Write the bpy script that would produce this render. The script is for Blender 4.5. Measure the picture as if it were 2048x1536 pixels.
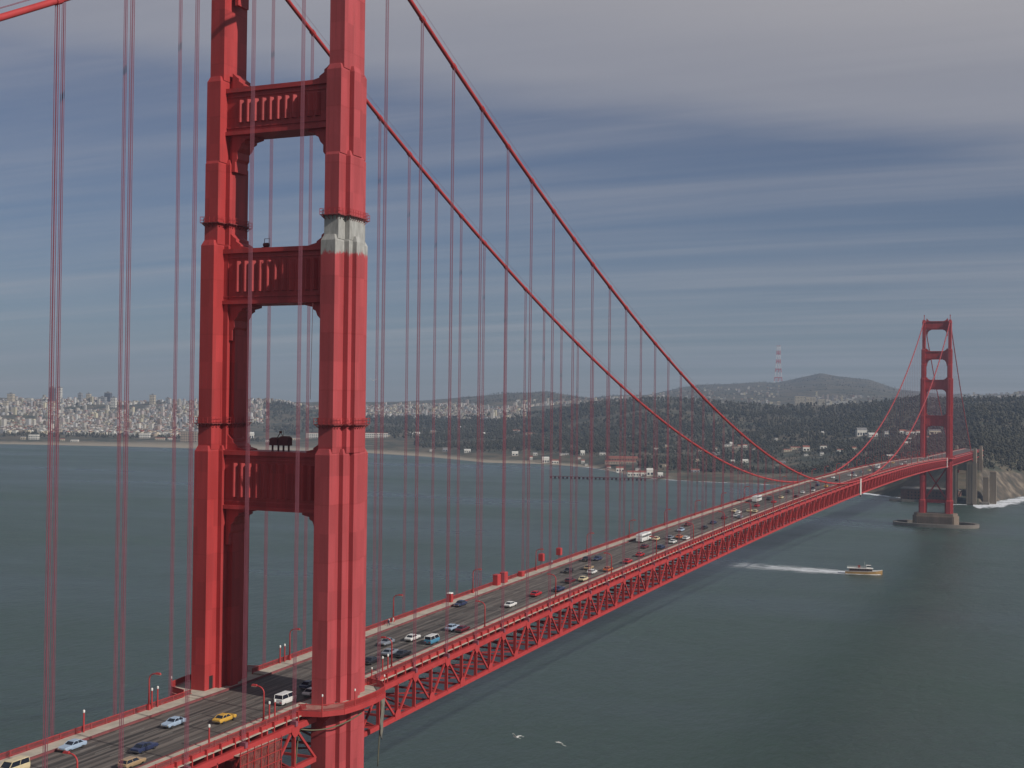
import bpy, bmesh, math, random
import numpy as np
from mathutils import Vector, Matrix

random.seed(7)
RNG = np.random.default_rng(11)
for o in list(bpy.data.objects):
    bpy.data.objects.remove(o)
S = bpy.context.scene
COL = S.collection

# ------------------------------------------------------------------ camera
CAM = Vector((141.89, -211.67, 132.09))
R_ = Vector((0.91559, 0.40194, 0.01176)); F_ = Vector((-0.40202, 0.91553, 0.01337))
F_.normalize(); R_ = (R_ - F_ * R_.dot(F_)).normalized(); U_ = R_.cross(F_)
cd = bpy.data.cameras.new('camera'); cam = bpy.data.objects.new('camera', cd); COL.objects.link(cam)
cam.matrix_world = Matrix(((R_.x, U_.x, -F_.x, CAM.x), (R_.y, U_.y, -F_.y, CAM.y), (R_.z, U_.z, -F_.z, CAM.z), (0, 0, 0, 1)))
cd.sensor_width = 36.0; cd.lens = 2572.7 / 2048 * 36; cd.clip_start = 1.0; cd.clip_end = 60000
S.camera = cam

# ------------------------------------------------------------------ light, sky, exposure
SUN_EL, SUN_TH = math.radians(32), math.radians(10)          # sun stands west, a little north of the bridge's normal
to_sun = Vector((math.cos(SUN_EL) * math.cos(SUN_TH), -math.cos(SUN_EL) * math.sin(SUN_TH), math.sin(SUN_EL)))
sl = bpy.data.lights.new('sun', 'SUN'); sl.energy = 5.0; sl.angle = math.radians(0.53); sl.color = (1.0, 0.95, 0.90)
so = bpy.data.objects.new('sun', sl); COL.objects.link(so)
so.rotation_euler = to_sun.to_track_quat('Z', 'Y').to_euler()
W = bpy.data.worlds.new('World'); S.world = W; W.use_nodes = True
nt = W.node_tree; nt.nodes.clear()
def N(t, typ, **kw):
    n = t.nodes.new(typ)
    for k, v in kw.items():
        if k.startswith('i_'):
            key = k[2:]
            key = int(key) if key.isdigit() else key.replace('_', ' ')
            n.inputs[key].default_value = v
        else:
            setattr(n, k, v)
    return n
def math_n(t, op, a, b=None, clamp=False):
    n = t.nodes.new('ShaderNodeMath'); n.operation = op; n.use_clamp = clamp
    for i, v in enumerate((a, b)):
        if v is None: continue
        if isinstance(v, (int, float)): n.inputs[i].default_value = v
        else: t.links.new(v, n.inputs[i])
    return n.outputs[0]
def mixc(t, fac, a, b, blend='MIX'):
    n = t.nodes.new('ShaderNodeMix'); n.data_type = 'RGBA'; n.blend_type = blend
    for s, v in ((n.inputs[0], fac), (n.inputs[6], a), (n.inputs[7], b)):
        if isinstance(v, (int, float)): s.default_value = v
        elif isinstance(v, tuple): s.default_value = v if len(v) == 4 else v + (1,)
        else: t.links.new(v, s)
    return n.outputs[2]
def ramp(t, fac, stops, interp='LINEAR'):
    n = t.nodes.new('ShaderNodeValToRGB'); n.color_ramp.interpolation = interp
    e = n.color_ramp.elements
    while len(e) < len(stops): e.new(0.5)
    for q, (p, c) in zip(e, stops):
        q.position = p; q.color = (c, c, c, 1) if isinstance(c, (int, float)) else c + (1,)
    t.links.new(fac, n.inputs[0]); return n.outputs[0]
sky = N(nt, 'ShaderNodeTexSky', sky_type='NISHITA', sun_disc=False, sun_elevation=SUN_EL,
        sun_rotation=math.atan2(to_sun.x, to_sun.y), altitude=130, air_density=1.0, dust_density=0.25, ozone_density=4.0)
tc = N(nt, 'ShaderNodeTexCoord'); sep = N(nt, 'ShaderNodeSeparateXYZ'); nt.links.new(tc.outputs['Generated'], sep.inputs[0])
zz = math_n(nt, 'MAXIMUM', math_n(nt, 'ADD', sep.outputs[2], 0.06), 0.03)
comb = N(nt, 'ShaderNodeCombineXYZ')                            # a cloud sheet seen in perspective
nt.links.new(math_n(nt, 'DIVIDE', sep.outputs[0], zz), comb.inputs[0])
nt.links.new(math_n(nt, 'DIVIDE', sep.outputs[1], zz), comb.inputs[1])
mp = N(nt, 'ShaderNodeMapping'); mp.inputs['Rotation'].default_value = (0, 0, math.radians(-20)); mp.inputs['Scale'].default_value = (0.10, 0.55, 1)
nt.links.new(comb.outputs[0], mp.inputs[0])
cn = N(nt, 'ShaderNodeTexNoise', i_Scale=1.0, i_Detail=7.0, i_Roughness=0.55, i_Distortion=0.35); nt.links.new(mp.outputs[0], cn.inputs[0])
mp2 = N(nt, 'ShaderNodeMapping'); mp2.inputs['Rotation'].default_value = (0, 0, math.radians(-26)); mp2.inputs['Scale'].default_value = (0.22, 1.9, 1)
nt.links.new(comb.outputs[0], mp2.inputs[0])
cn2 = N(nt, 'ShaderNodeTexNoise', i_Scale=1.0, i_Detail=6.0, i_Roughness=0.6, i_Distortion=0.3); nt.links.new(mp2.outputs[0], cn2.inputs[0])
# a bank of high cloud covers the sky overhead; its ragged edge lies 9 to 16 degrees up, lower towards the west
bank = math_n(nt, 'ADD', sep.outputs[2], math_n(nt, 'MULTIPLY', sep.outputs[0], 0.13))
edge = math_n(nt, 'ADD', bank, math_n(nt, 'MULTIPLY', math_n(nt, 'SUBTRACT', cn.outputs[0], 0.5), 0.22))
cover = ramp(nt, edge, [(0.13, 0.0), (0.20, 0.60), (0.30, 0.88), (0.50, 0.50), (1.0, 0.32)], 'EASE')
wisp = ramp(nt, math_n(nt, 'ADD', math_n(nt, 'MULTIPLY', cn.outputs[0], 0.55), math_n(nt, 'MULTIPLY', cn2.outputs[0], 0.45)), [(0.38, 0.12), (0.66, 0.46)], 'EASE')
cov = math_n(nt, 'MAXIMUM', cover, wisp)
bg = N(nt, 'ShaderNodeBackground', i_Strength=0.05); nt.links.new(mixc(nt, 1.0, sky.outputs[0], (0.76, 0.85, 1.04), 'MULTIPLY'), bg.inputs[0])
bgc = N(nt, 'ShaderNodeBackground', i_Strength=1.0)
nt.links.new(mixc(nt, cn2.outputs[0], (0.40, 0.385, 0.405), (0.60, 0.57, 0.575)), bgc.inputs[0])
ms = N(nt, 'ShaderNodeMixShader'); nt.links.new(cov, ms.inputs[0]); nt.links.new(bg.outputs[0], ms.inputs[1]); nt.links.new(bgc.outputs[0], ms.inputs[2])
wo = N(nt, 'ShaderNodeOutputWorld'); nt.links.new(ms.outputs[0], wo.inputs[0])
vs = S.view_settings; vs.view_transform = 'Standard'; vs.look = 'None'; vs.gamma = 1.0; vs.use_curve_mapping = False
vs.exposure = -0.25
S.cycles.use_denoising = True
S.cycles.max_bounces = 6; S.cycles.diffuse_bounces = 2; S.cycles.glossy_bounces = 2; S.cycles.transparent_max_bounces = 8; S.cycles.volume_bounces = 1
S.cycles.sample_clamp_indirect = 4.0

# ------------------------------------------------------------------ materials
MATS = {}
def new_mat(name):
    m = bpy.data.materials.new(name); m.use_nodes = True
    t = m.node_tree; b = t.nodes['Principled BSDF']; MATS[name] = m
    return m, t, b
def obj_coord(t, scale=(1, 1, 1)):
    g = N(t, 'ShaderNodeNewGeometry'); mp = N(t, 'ShaderNodeMapping'); mp.inputs['Scale'].default_value = scale
    t.links.new(g.outputs['Position'], mp.inputs[0]); return mp.outputs[0]
def noise(t, co, scale, detail=4, rough=0.55):
    n = N(t, 'ShaderNodeTexNoise', i_Scale=scale, i_Detail=detail, i_Roughness=rough); t.links.new(co, n.inputs[0]); return n.outputs[0]
def simple(name, col, rough=0.6, var=0.18, scale=0.6, metal=0.0, streak=False):
    """paint or stone with blotchy wear"""
    m, t, b = new_mat(name)
    co = obj_coord(t, (1, 1, 0.15) if streak else (1, 1, 1))
    n = noise(t, co, scale, 5, 0.6)
    v = ramp(t, n, [(0.3, 1 - var), (0.7, 1 + var * 0.4)])
    c = mixc(t, 1.0, col, v, 'MULTIPLY'); t.links.new(c, b.inputs['Base Color'])
    b.inputs['Roughness'].default_value = rough; b.inputs['Metallic'].default_value = metal
    return m
def paint_red(name, primer=None, seams=True, lo=(0.34, 0.034, 0.033), hi=(0.42, 0.047, 0.046)):
    """weathered orange-red bridge paint on riveted plates; primer = (z0, z1, zfade) leaves a bare primed patch"""
    m, t, b = new_mat(name)
    co = obj_coord(t)
    big = noise(t, obj_coord(t, (1, 1, 0.12)), 0.35, 5, 0.6)
    fine = noise(t, co, 2.2, 4, 0.6)
    c = mixc(t, ramp(t, big, [(0.32, 0.0), (0.70, 1.0)]), lo, hi)
    c = mixc(t, math_n(t, 'MULTIPLY', ramp(t, fine, [(0.55, 0.0), (0.75, 1.0)]), 0.30), c, tuple(min(1, v * 1.25) for v in hi))
    if seams:
        g2 = N(t, 'ShaderNodeNewGeometry'); s2 = N(t, 'ShaderNodeSeparateXYZ'); t.links.new(g2.outputs['Position'], s2.inputs[0])
        cb = N(t, 'ShaderNodeCombineXYZ')
        t.links.new(math_n(t, 'FLOOR', math_n(t, 'DIVIDE', math_n(t, 'ADD', s2.outputs[0], s2.outputs[1]), 2.134)), cb.inputs[0]); t.links.new(math_n(t, 'FLOOR', math_n(t, 'DIVIDE', s2.outputs[2], 5.35)), cb.inputs[1])
        wn_ = N(t, 'ShaderNodeTexWhiteNoise', noise_dimensions='2D'); t.links.new(cb.outputs[0], wn_.inputs[0])
        c = mixc(t, 1.0, c, ramp(t, wn_.outputs[0], [(0.0, 0.83), (1.0, 1.08)]), 'MULTIPLY')      # plates repainted at different times
        gr = noise(t, obj_coord(t, (1.6, 1.6, 0.05)), 1.0, 6, 0.7)
        c = mixc(t, math_n(t, 'MULTIPLY', ramp(t, gr, [(0.52, 0.0), (0.74, 1.0)]), 0.5), c, (0.15, 0.035, 0.03))   # run-down grime
        g = N(t, 'ShaderNodeNewGeometry'); sp = N(t, 'ShaderNodeSeparateXYZ'); t.links.new(g.outputs['Position'], sp.inputs[0])
        f = math_n(t, 'FRACT', math_n(t, 'DIVIDE', sp.outputs[2], 10.7))
        sm = math_n(t, 'LESS_THAN', math_n(t, 'ABSOLUTE', math_n(t, 'SUBTRACT', f, 0.5)), 0.012)
        fx = math_n(t, 'FRACT', math_n(t, 'DIVIDE', math_n(t, 'ADD', sp.outputs[0], math_n(t, 'MULTIPLY', sp.outputs[1], 1.0)), 1.067))
        sx = math_n(t, 'LESS_THAN', math_n(t, 'ABSOLUTE', math_n(t, 'SUBTRACT', fx, 0.5)), 0.045)
        c = mixc(t, math_n(t, 'MULTIPLY', sm, 0.22), c, (0.20, 0.018, 0.014))
        c = mixc(t, math_n(t, 'MULTIPLY', sx, 0.14), c, (0.24, 0.02, 0.016))
    if primer:
        g = N(t, 'ShaderNodeNewGeometry'); sp = N(t, 'ShaderNodeSeparateXYZ'); t.links.new(g.outputs['Position'], sp.inputs[0])
        jag = math_n(t, 'MULTIPLY', math_n(t, 'SUBTRACT', noise(t, obj_coord(t, (1, 1, 0.35)), 0.75, 6, 0.68), 0.5), 5.2)
        zl = math_n(t, 'ADD', sp.outputs[2], jag)
        a = N(t, 'ShaderNodeMapRange', i_1=primer[0], i_2=primer[0] + 0.6); t.links.new(zl, a.inputs[0])
        d = N(t, 'ShaderNodeMapRange', i_1=primer[1], i_2=primer[1] + 0.25, i_3=1.0, i_4=0.0); t.links.new(math_n(t, 'ADD', sp.outputs[2], math_n(t, 'MULTIPLY', jag, 0.12)), d.inputs[0])
        pm = math_n(t, 'MULTIPLY', a.outputs[0], d.outputs[0])
        pc = mixc(t, ramp(t, noise(t, obj_coord(t, (1, 1, 0.3)), 1.3, 5, 0.7), [(0.35, 0.0), (0.7, 1.0)]), (0.24, 0.235, 0.215), (0.40, 0.395, 0.365))
        c = mixc(t, pm, c, pc)
    t.links.new(c, b.inputs['Base Color'])
    b.inputs['Roughness'].default_value = 0.55; b.inputs['Specular IOR Level'].default_value = 0.35
    return m
M_RED = paint_red('red_paint'); M_REDP = paint_red('red_paint_with_bare_primer', primer=(159.4, 166.7), lo=(0.34, 0.052, 0.054), hi=(0.42, 0.070, 0.075))
M_STEEL = paint_red('red_steel', seams=False)
M_DARKSTEEL = simple('dark_equipment', (0.09, 0.018, 0.018), 0.7)
M_KERB = simple('kerb_paint', (0.20, 0.055, 0.055), 0.75, 0.35, 0.4)
M_PICKET = simple('picket_paint', (0.25, 0.042, 0.042), 0.7)
M_GANG = simple('walkway_steel', (0.20, 0.03, 0.03), 0.7)
M_ROPE = simple('red_rope', (0.21, 0.062, 0.085), 0.7)
M_CONC = simple('concrete', (0.19, 0.165, 0.135), 0.85, 0.3, 0.15, streak=True)
M_PYLON = simple('pylon_concrete', (0.20, 0.16, 0.115), 0.85, 0.3, 0.08, streak=True)
M_WALK = simple('sidewalk_concrete', (0.44, 0.39, 0.31), 0.85, 0.25, 0.5)
M_WHITE = simple('white_paint', (0.72, 0.70, 0.64), 0.6, 0.12)
M_GLASS, t_, b_ = new_mat('dark_glass'); b_.inputs['Base Color'].default_value = (0.015, 0.02, 0.03, 1); b_.inputs['Roughness'].default_value = 0.12
M_TYRE = simple('tyre_rubber', (0.02, 0.02, 0.02), 0.8)
M_CHROME = simple('chrome', (0.55, 0.55, 0.55), 0.25, metal=1.0)
M_TARP = simple('grey_tarpaulin', (0.16, 0.15, 0.12), 0.8, 0.35, 0.8)
M_CABLE = simple('black_hose', (0.13, 0.12, 0.07), 0.7)
M_LAMP, t_, b_ = new_mat('lamp_glass'); b_.inputs['Base Color'].default_value = (0.75, 0.72, 0.55, 1); b_.inputs['Roughness'].default_value = 0.2
M_PIER = simple('pier_concrete', (0.21, 0.155, 0.11), 0.85, 0.3, 0.15, streak=True)
M_BRICK = simple('brick', (0.16, 0.075, 0.05), 0.85, 0.35, 0.3)
M_DARK = simple('dark_opening', (0.015, 0.014, 0.014), 0.9)
def road_mat():
    m, t, b = new_mat('worn_asphalt')
    g = N(t, 'ShaderNodeNewGeometry'); sp = N(t, 'ShaderNodeSeparateXYZ'); t.links.new(g.outputs['Position'], sp.inputs[0])
    st = noise(t, obj_coord(t, (0.95, 0.006, 1)), 1.0, 5, 0.75)
    c = ramp(t, st, [(0.34, (0.035, 0.031, 0.028)), (0.48, (0.10, 0.085, 0.072)), (0.64, (0.19, 0.16, 0.135))])
    # oil band down the middle of each three-metre lane and a dark joint between lanes
    la = math_n(t, 'ABSOLUTE', math_n(t, 'SUBTRACT', math_n(t, 'FRACT', math_n(t, 'DIVIDE', math_n(t, 'ADD', sp.outputs[0], 30.0), 3.05)), 0.5))
    oil = ramp(t, la, [(0.0, 0.35), (0.2, 1.0), (0.42, 1.0), (0.49, 0.45)])
    c = mixc(t, 0.75, c, oil, 'MULTIPLY')
    c = mixc(t, 0.5, c, ramp(t, noise(t, obj_coord(t, (1, 0.2, 1)), 0.7, 6, 0.7), [(0.3, 0.6), (0.7, 1.15)]), 'MULTIPLY')
    # dashed lane paint, worn pale
    ln = math_n(t, 'GREATER_THAN', la, 0.478)
    da = math_n(t, 'LESS_THAN', math_n(t, 'FRACT', math_n(t, 'DIVIDE', sp.outputs[1], 12.0)), 0.3)
    c = mixc(t, math_n(t, 'MULTIPLY', math_n(t, 'MULTIPLY', ln, da), 0.55), c, (0.40, 0.38, 0.33))
    t.links.new(c, b.inputs['Base Color']); b.inputs['Roughness'].default_value = 0.75
    return m
M_ROAD = road_mat()
def water_mat():
    m, t, b = new_mat('bay_water')
    co = obj_coord(t, (1, 1, 0))
    rotd = N(t, 'ShaderNodeMapping'); rotd.inputs['Rotation'].default_value = (0, 0, 0.35); rotd.inputs['Scale'].default_value = (1, 0.5, 1); t.links.new(co, rotd.inputs[0])
    a = noise(t, rotd.outputs[0], 0.05, 3, 0.5); d = noise(t, rotd.outputs[0], 0.22, 6, 0.62); big = noise(t, obj_coord(t, (0.55, 1.3, 0)), 0.0026, 6, 0.6)
    h = math_n(t, 'ADD', math_n(t, 'MULTIPLY', a, 1.3), math_n(t, 'MULTIPLY', d, 1.0))
    bp = N(t, 'ShaderNodeBump', i_Strength=0.55, i_Distance=1.2); t.links.new(h, bp.inputs['Height']); t.links.new(bp.outputs[0], b.inputs['Normal'])
    c = mixc(t, ramp(t, big, [(0.35, 0.0), (0.65, 1.0)]), (0.026, 0.049, 0.038), (0.038, 0.066, 0.050))
    # scattered whitecaps
    wc = noise(t, obj_coord(t, (0.10, 0.22, 0)), 1.0, 6, 0.72)
    cap = math_n(t, 'MULTIPLY', ramp(t, wc, [(0.67, 0.0), (0.73, 1.0)]), ramp(t, big, [(0.5, 0.0), (0.6, 0.7)]))
    c = mixc(t, cap, c, (0.45, 0.47, 0.47))
    t.links.new(c, b.inputs['Base Color'])
    t.links.new(ramp(t, big, [(0.35, 0.24), (0.65, 0.46)]), b.inputs['Roughness'])
    b.inputs['IOR'].default_value = 1.33
    b.inputs['Subsurface Weight'].default_value = 1.0; b.inputs['Subsurface Radius'].default_value = (1.0, 1.4, 1.2); b.inputs['Subsurface Scale'].default_value = 28.0
    return m
M_WATER = water_mat()
def foam_mat(name, lo, hi, scale, stretch):
    m, t, b = new_mat(name)
    n = noise(t, obj_coord(t, stretch), scale, 6, 0.7)
    al = ramp(t, n, [(lo, 0.0), (hi, 1.0)])
    at = N(t, 'ShaderNodeAttribute', attribute_name='foam')
    al = math_n(t, 'MULTIPLY', math_n(t, 'ADD', math_n(t, 'SUBTRACT', al, 1.0), math_n(t, 'MULTIPLY', at.outputs['Fac'], 1.6), True), math_n(t, 'MULTIPLY', at.outputs['Fac'], 1.4, True))
    t.links.new(al, b.inputs['Alpha']); b.inputs['Base Color'].default_value = (0.72, 0.75, 0.76, 1); b.inputs['Roughness'].default_value = 0.8
    return m
M_WAKE = foam_mat('wake_foam', 0.46, 0.57, 0.42, (0.12, 1, 1)); M_SURF = foam_mat('surf_foam', 0.42, 0.58, 0.07, (1, 0.5, 1))

# ------------------------------------------------------------------ mesh helpers
class MB:
    def __init__(s): s.v = []; s.f = []; s.m = []
    def add(s, vs, fs, mi=0):
        n = len(s.v); s.v.extend(vs); s.f.extend([tuple(i + n for i in f) for f in fs]); s.m.extend([mi] * len(fs)); return s
    def box(s, x0, x1, y0, y1, z0, z1, mi=0):
        return s.add([(x0, y0, z0), (x1, y0, z0), (x1, y1, z0), (x0, y1, z0), (x0, y0, z1), (x1, y0, z1), (x1, y1, z1), (x0, y1, z1)],
                     [(0, 3, 2, 1), (4, 5, 6, 7), (0, 1, 5, 4), (1, 2, 6, 5), (2, 3, 7, 6), (3, 0, 4, 7)], mi)
    def frustum(s, x0, x1, y0, y1, z0, X0, X1, Y0, Y1, z1, mi=0):
        return s.add([(x0, y0, z0), (x1, y0, z0), (x1, y1, z0), (x0, y1, z0), (X0, Y0, z1), (X1, Y0, z1), (X1, Y1, z1), (X0, Y1, z1)],
                     [(0, 3, 2, 1), (4, 5, 6, 7), (0, 1, 5, 4), (1, 2, 6, 5), (2, 3, 7, 6), (3, 0, 4, 7)], mi)
    def beam(s, p, q, w, h, up=(0, 0, 1), mi=0):
        p = Vector(p); q = Vector(q); d = (q - p).normalized(); a = d.cross(Vector(up))
        if a.length < 1e-4: a = d.cross(Vector((1, 0, 0)))
        a.normalize(); b = a.cross(d); a = a * (w / 2); b = b * (h / 2)
        vs = [tuple(e + i * a + j * b) for e in (p, q) for i, j in ((-1, -1), (1, -1), (1, 1), (-1, 1))]
        return s.add(vs, [(0, 1, 2, 3), (7, 6, 5, 4), (0, 4, 5, 1), (1, 5, 6, 2), (2, 6, 7, 3), (3, 7, 4, 0)], mi)
    def tube(s, pts, r, n=8, mi=0, cap=True):
        pts = [Vector(p) for p in pts]; rs = r if isinstance(r, (list, tuple)) else [r] * len(pts); vs = []; fs = []
        prev = None
        for i, p in enumerate(pts):
            d = (pts[min(i + 1, len(pts) - 1)] - pts[max(i - 1, 0)]).normalized()
            a = d.cross(Vector((0, 0, 1)) if abs(d.z) < 0.95 else Vector((0, 1, 0))).normalized() if prev is None else (prev - d * prev.dot(d)).normalized()
            prev = a; b = d.cross(a)
            for k in range(n):
                w = 2 * math.pi * k / n; vs.append(tuple(p + (a * math.cos(w) + b * math.sin(w)) * rs[i]))
        for i in range(len(pts) - 1):
            for k in range(n):
                fs.append((i * n + k, i * n + (k + 1) % n, (i + 1) * n + (k + 1) % n, (i + 1) * n + k))
        if cap: fs += [tuple(range(n - 1, -1, -1)), tuple(range((len(pts) - 1) * n, len(pts) * n))]
        return s.add(vs, fs, mi)
    def prism(s, poly, axis, a, b, mi=0):
        """extrude a 2-D outline; axis 'x': (y,z) outline, 'y': (x,z), 'z': (x,y)"""
        def P(u, w, c): return {'x': (c, u, w), 'y': (u, c, w), 'z': (u, w, c)}[axis]
        n = len(poly); vs = [P(u, w, a) for u, w in poly] + [P(u, w, b) for u, w in poly]
        return s.add(vs, [tuple(range(n - 1, -1, -1)), tuple(range(n, 2 * n))] + [(i, (i + 1) % n, n + (i + 1) % n, n + i) for i in range(n)], mi)
    def loft(s, rings, mi=0, cap=True):
        n = len(rings[0]); vs = [p for r in rings for p in r]; fs = []
        for i in range(len(rings) - 1):
            for k in range(n): fs.append((i * n + k, i * n + (k + 1) % n, (i + 1) * n + (k + 1) % n, (i + 1) * n + k))
        if cap: fs += [tuple(range(n - 1, -1, -1)), tuple(range((len(rings) - 1) * n, len(rings) * n))]
        return s.add(vs, fs, mi)
    def mesh(s, name, mats, smooth=False):
        me = bpy.data.meshes.new(name); me.from_pydata([tuple(v) for v in s.v], [], s.f)
        for m in (mats if isinstance(mats, (list, tuple)) else [mats]): me.materials.append(m)
        if any(s.m): me.polygons.foreach_set('material_index', s.m)
        bm = bmesh.new(); bm.from_mesh(me); bmesh.ops.recalc_face_normals(bm, faces=bm.faces); bm.to_mesh(me); bm.free()
        if smooth: me.polygons.foreach_set('use_smooth', [True] * len(me.polygons))
        me.update(); return me
    def build(s, name, mats, parent=None, loc=None, smooth=False):
        return link(name, s.mesh(name, mats, smooth), parent, loc)
def link(name, data, parent=None, loc=None, rz=0.0):
    o = bpy.data.objects.new(name, data); COL.objects.link(o)
    if parent is not None: o.parent = parent
    if loc is not None: o.location = loc
    if rz: o.rotation_euler[2] = rz
    return o
def tag(o, label=None, cat=None, group=None, kind=None):
    for k, v in (('label', label), ('category', cat), ('group', group), ('kind', kind)):
        if v: o[k] = v
    return o
def thing(name, label, cat, loc=(0, 0, 0), rz=0.0, group=None):
    return tag(link(name, None, None, loc, rz), label, cat, group)
def copy_tree(o, parent=None, recolor=None):
    c = o.copy(); COL.objects.link(c); c.parent = parent
    for ch in o.children: copy_tree(ch, c)
    return c

# ------------------------------------------------------------------ terrain (heights by bearing and distance from the north headland)
TERRAIN=[
(-50.91,[(3895,-4.0),(3935,0.3),(4300,2.6),(5200,50.9),(6300,103.4),(7500,82.4),(9500,69.2),(12500,34.6)]),
(-45.38,[(3707,-4.0),(3747,0.3),(4050,9.8),(5000,49.7),(6200,115.0),(7500,97.9),(9500,78.5),(12500,39.2)]),
(-40.42,[(3521,-4.0),(3561,0.3),(4000,6.1),(5000,45.2),(6200,112.0),(7500,99.5),(9500,87.2),(12500,43.6)]),
(-37.31,[(3392,-4.0),(3432,0.3),(3900,4.1),(5000,47.3),(6000,111.9),(7500,101.1),(9500,92.9),(12500,46.4)]),
(-33.90,[(3313,-4.0),(3353,0.3),(3700,6.1),(4700,33.2),(5600,123.4),(7000,107.9),(9500,99.2),(12500,49.6)]),
(-30.86,[(3211,-4.0),(3251,0.3),(3500,6.1),(4300,33.6),(5300,63.8),(6200,107.2),(8500,107.8),(12500,53.9)]),
(-27.55,[(2986,-4.0),(3026,0.3),(3300,7.2),(4200,35.0),(5000,66.9),(6200,116.1),(8500,130.0),(12500,65.0)]),
(-24.88,[(2720,-4.0),(2760,0.3),(3000,10.7),(3900,31.8),(4700,66.0),(5700,113.9),(7500,169.3),(12500,84.7)]),
(-22.21,[(2686,-4.0),(2726,0.3),(2950,12.0),(3700,39.0),(4500,99.2),(5700,121.4),(7500,190.9),(12500,95.5)]),
(-20.21,[(2566,-4.0),(2606,0.3),(2750,15.1),(3500,40.1),(4300,120.8),(5500,130.5),(7500,156.1),(12500,78.0)]),
(-17.56,[(2220,-4.0),(2260,0.3),(2350,8.4),(3200,37.7),(4200,139.6),(5500,135.6),(8500,183.5),(12500,91.8)]),
(-15.37,[(2161,-4.0),(2201,0.3),(2330,5.7),(3100,37.8),(4200,136.7),(5500,133.9),(9000,263.0),(12500,131.5)]),
(-13.20,[(2136,-4.0),(2176,0.3),(2330,5.8),(3100,37.4),(4200,127.3),(5500,123.7),(9000,279.0),(12500,138.3)]),
(-11.91,[(2114,-4.0),(2154,0.3),(2330,7.0),(3000,39.4),(4000,124.0),(5500,121.0),(9000,283.0),(12500,140.9)]),
(-10.22,[(2050,-4.0),(2090,0.3),(2280,11.3),(3000,45.6),(4000,122.5),(5500,118.9),(9000,340.0),(12500,160.7)]),
(-8.13,[(1964,-4.0),(2004,0.3),(2180,22.7),(2900,57.0),(3900,136.2),(5500,129.7),(9000,305.0),(12500,148.3)]),
(-6.90,[(1897,-4.0),(1937,0.3),(2080,38.9),(2900,60.4),(3800,138.5),(5500,135.2),(9000,241.1),(12500,120.5)]),
(-4.88,[(1800,-4.0),(1840,0.3),(1980,52.5),(2800,73.1),(3600,139.7),(5500,145.7),(9000,207.3),(12500,103.7)]),
(-3.69,[(1802,-4.0),(1842,0.3),(1960,45.1),(2500,82.3),(3600,140.5),(5500,159.0),(7500,201.7),(12500,100.9)]),
(-1.98,[(2022,-4.0),(2062,0.3),(2170,29.9),(2500,73.0),(3600,141.8),(5500,160.8),(7500,214.6),(12500,107.3)]),
(3.57,[(2252,-4.0),(2292,0.3),(2300,43.2),(2700,83.6),(3600,145.8),(5500,166.3),(7500,220.2),(12500,110.1)]),
]
T_AZ = np.array([t[0] for t in TERRAIN]); T_D = np.array([[n[0] for n in t[1]] for t in TERRAIN], float); T_Z = np.array([[n[1] for n in t[1]] for t in TERRAIN], float)
def vnoise(x, y, seed=0):
    """smooth value noise on numpy arrays"""
    xi = np.floor(x).astype(np.int64); yi = np.floor(y).astype(np.int64); fx = x - xi; fy = y - yi
    fx = fx * fx * (3 - 2 * fx); fy = fy * fy * (3 - 2 * fy)
    def h(a, b):
        n = (a * 374761393 + b * 668265263 + seed * 974711) & 0x7fffffff; n = ((n ^ (n >> 13)) * 1274126177) & 0x7fffffff
        return ((n ^ (n >> 16)) & 0xffff) / 65535.0
    return (h(xi, yi) * (1 - fx) + h(xi + 1, yi) * fx) * (1 - fy) + (h(xi, yi + 1) * (1 - fx) + h(xi + 1, yi + 1) * fx) * fy
def nodes_at(a):
    a = np.asarray(a, float)
    return np.stack([np.interp(a, T_AZ, T_D[:, k]) for k in range(T_D.shape[1])], -1), np.stack([np.interp(a, T_AZ, T_Z[:, k]) for k in range(T_D.shape[1])], -1)
def ground(x, y):
    x = np.atleast_1d(np.asarray(x, float)); y = np.atleast_1d(np.asarray(y, float))
    dx, dy = x - CAM.x, y - CAM.y; a = np.degrees(np.arctan2(dx, dy)); D = np.hypot(dx, dy)
    dn, zn = nodes_at(a); out = np.zeros_like(D)
    for i in range(len(D)): out[i] = np.interp(D[i], dn[i], zn[i])
    amp = np.clip((out - 8) / 60, 0, 1) * 9
    return out + amp * (vnoise(x / 260, y / 260, 1) - 0.5) * 2 + amp * 0.6 * (vnoise(x / 90, y / 90, 2) - 0.5)
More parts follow.
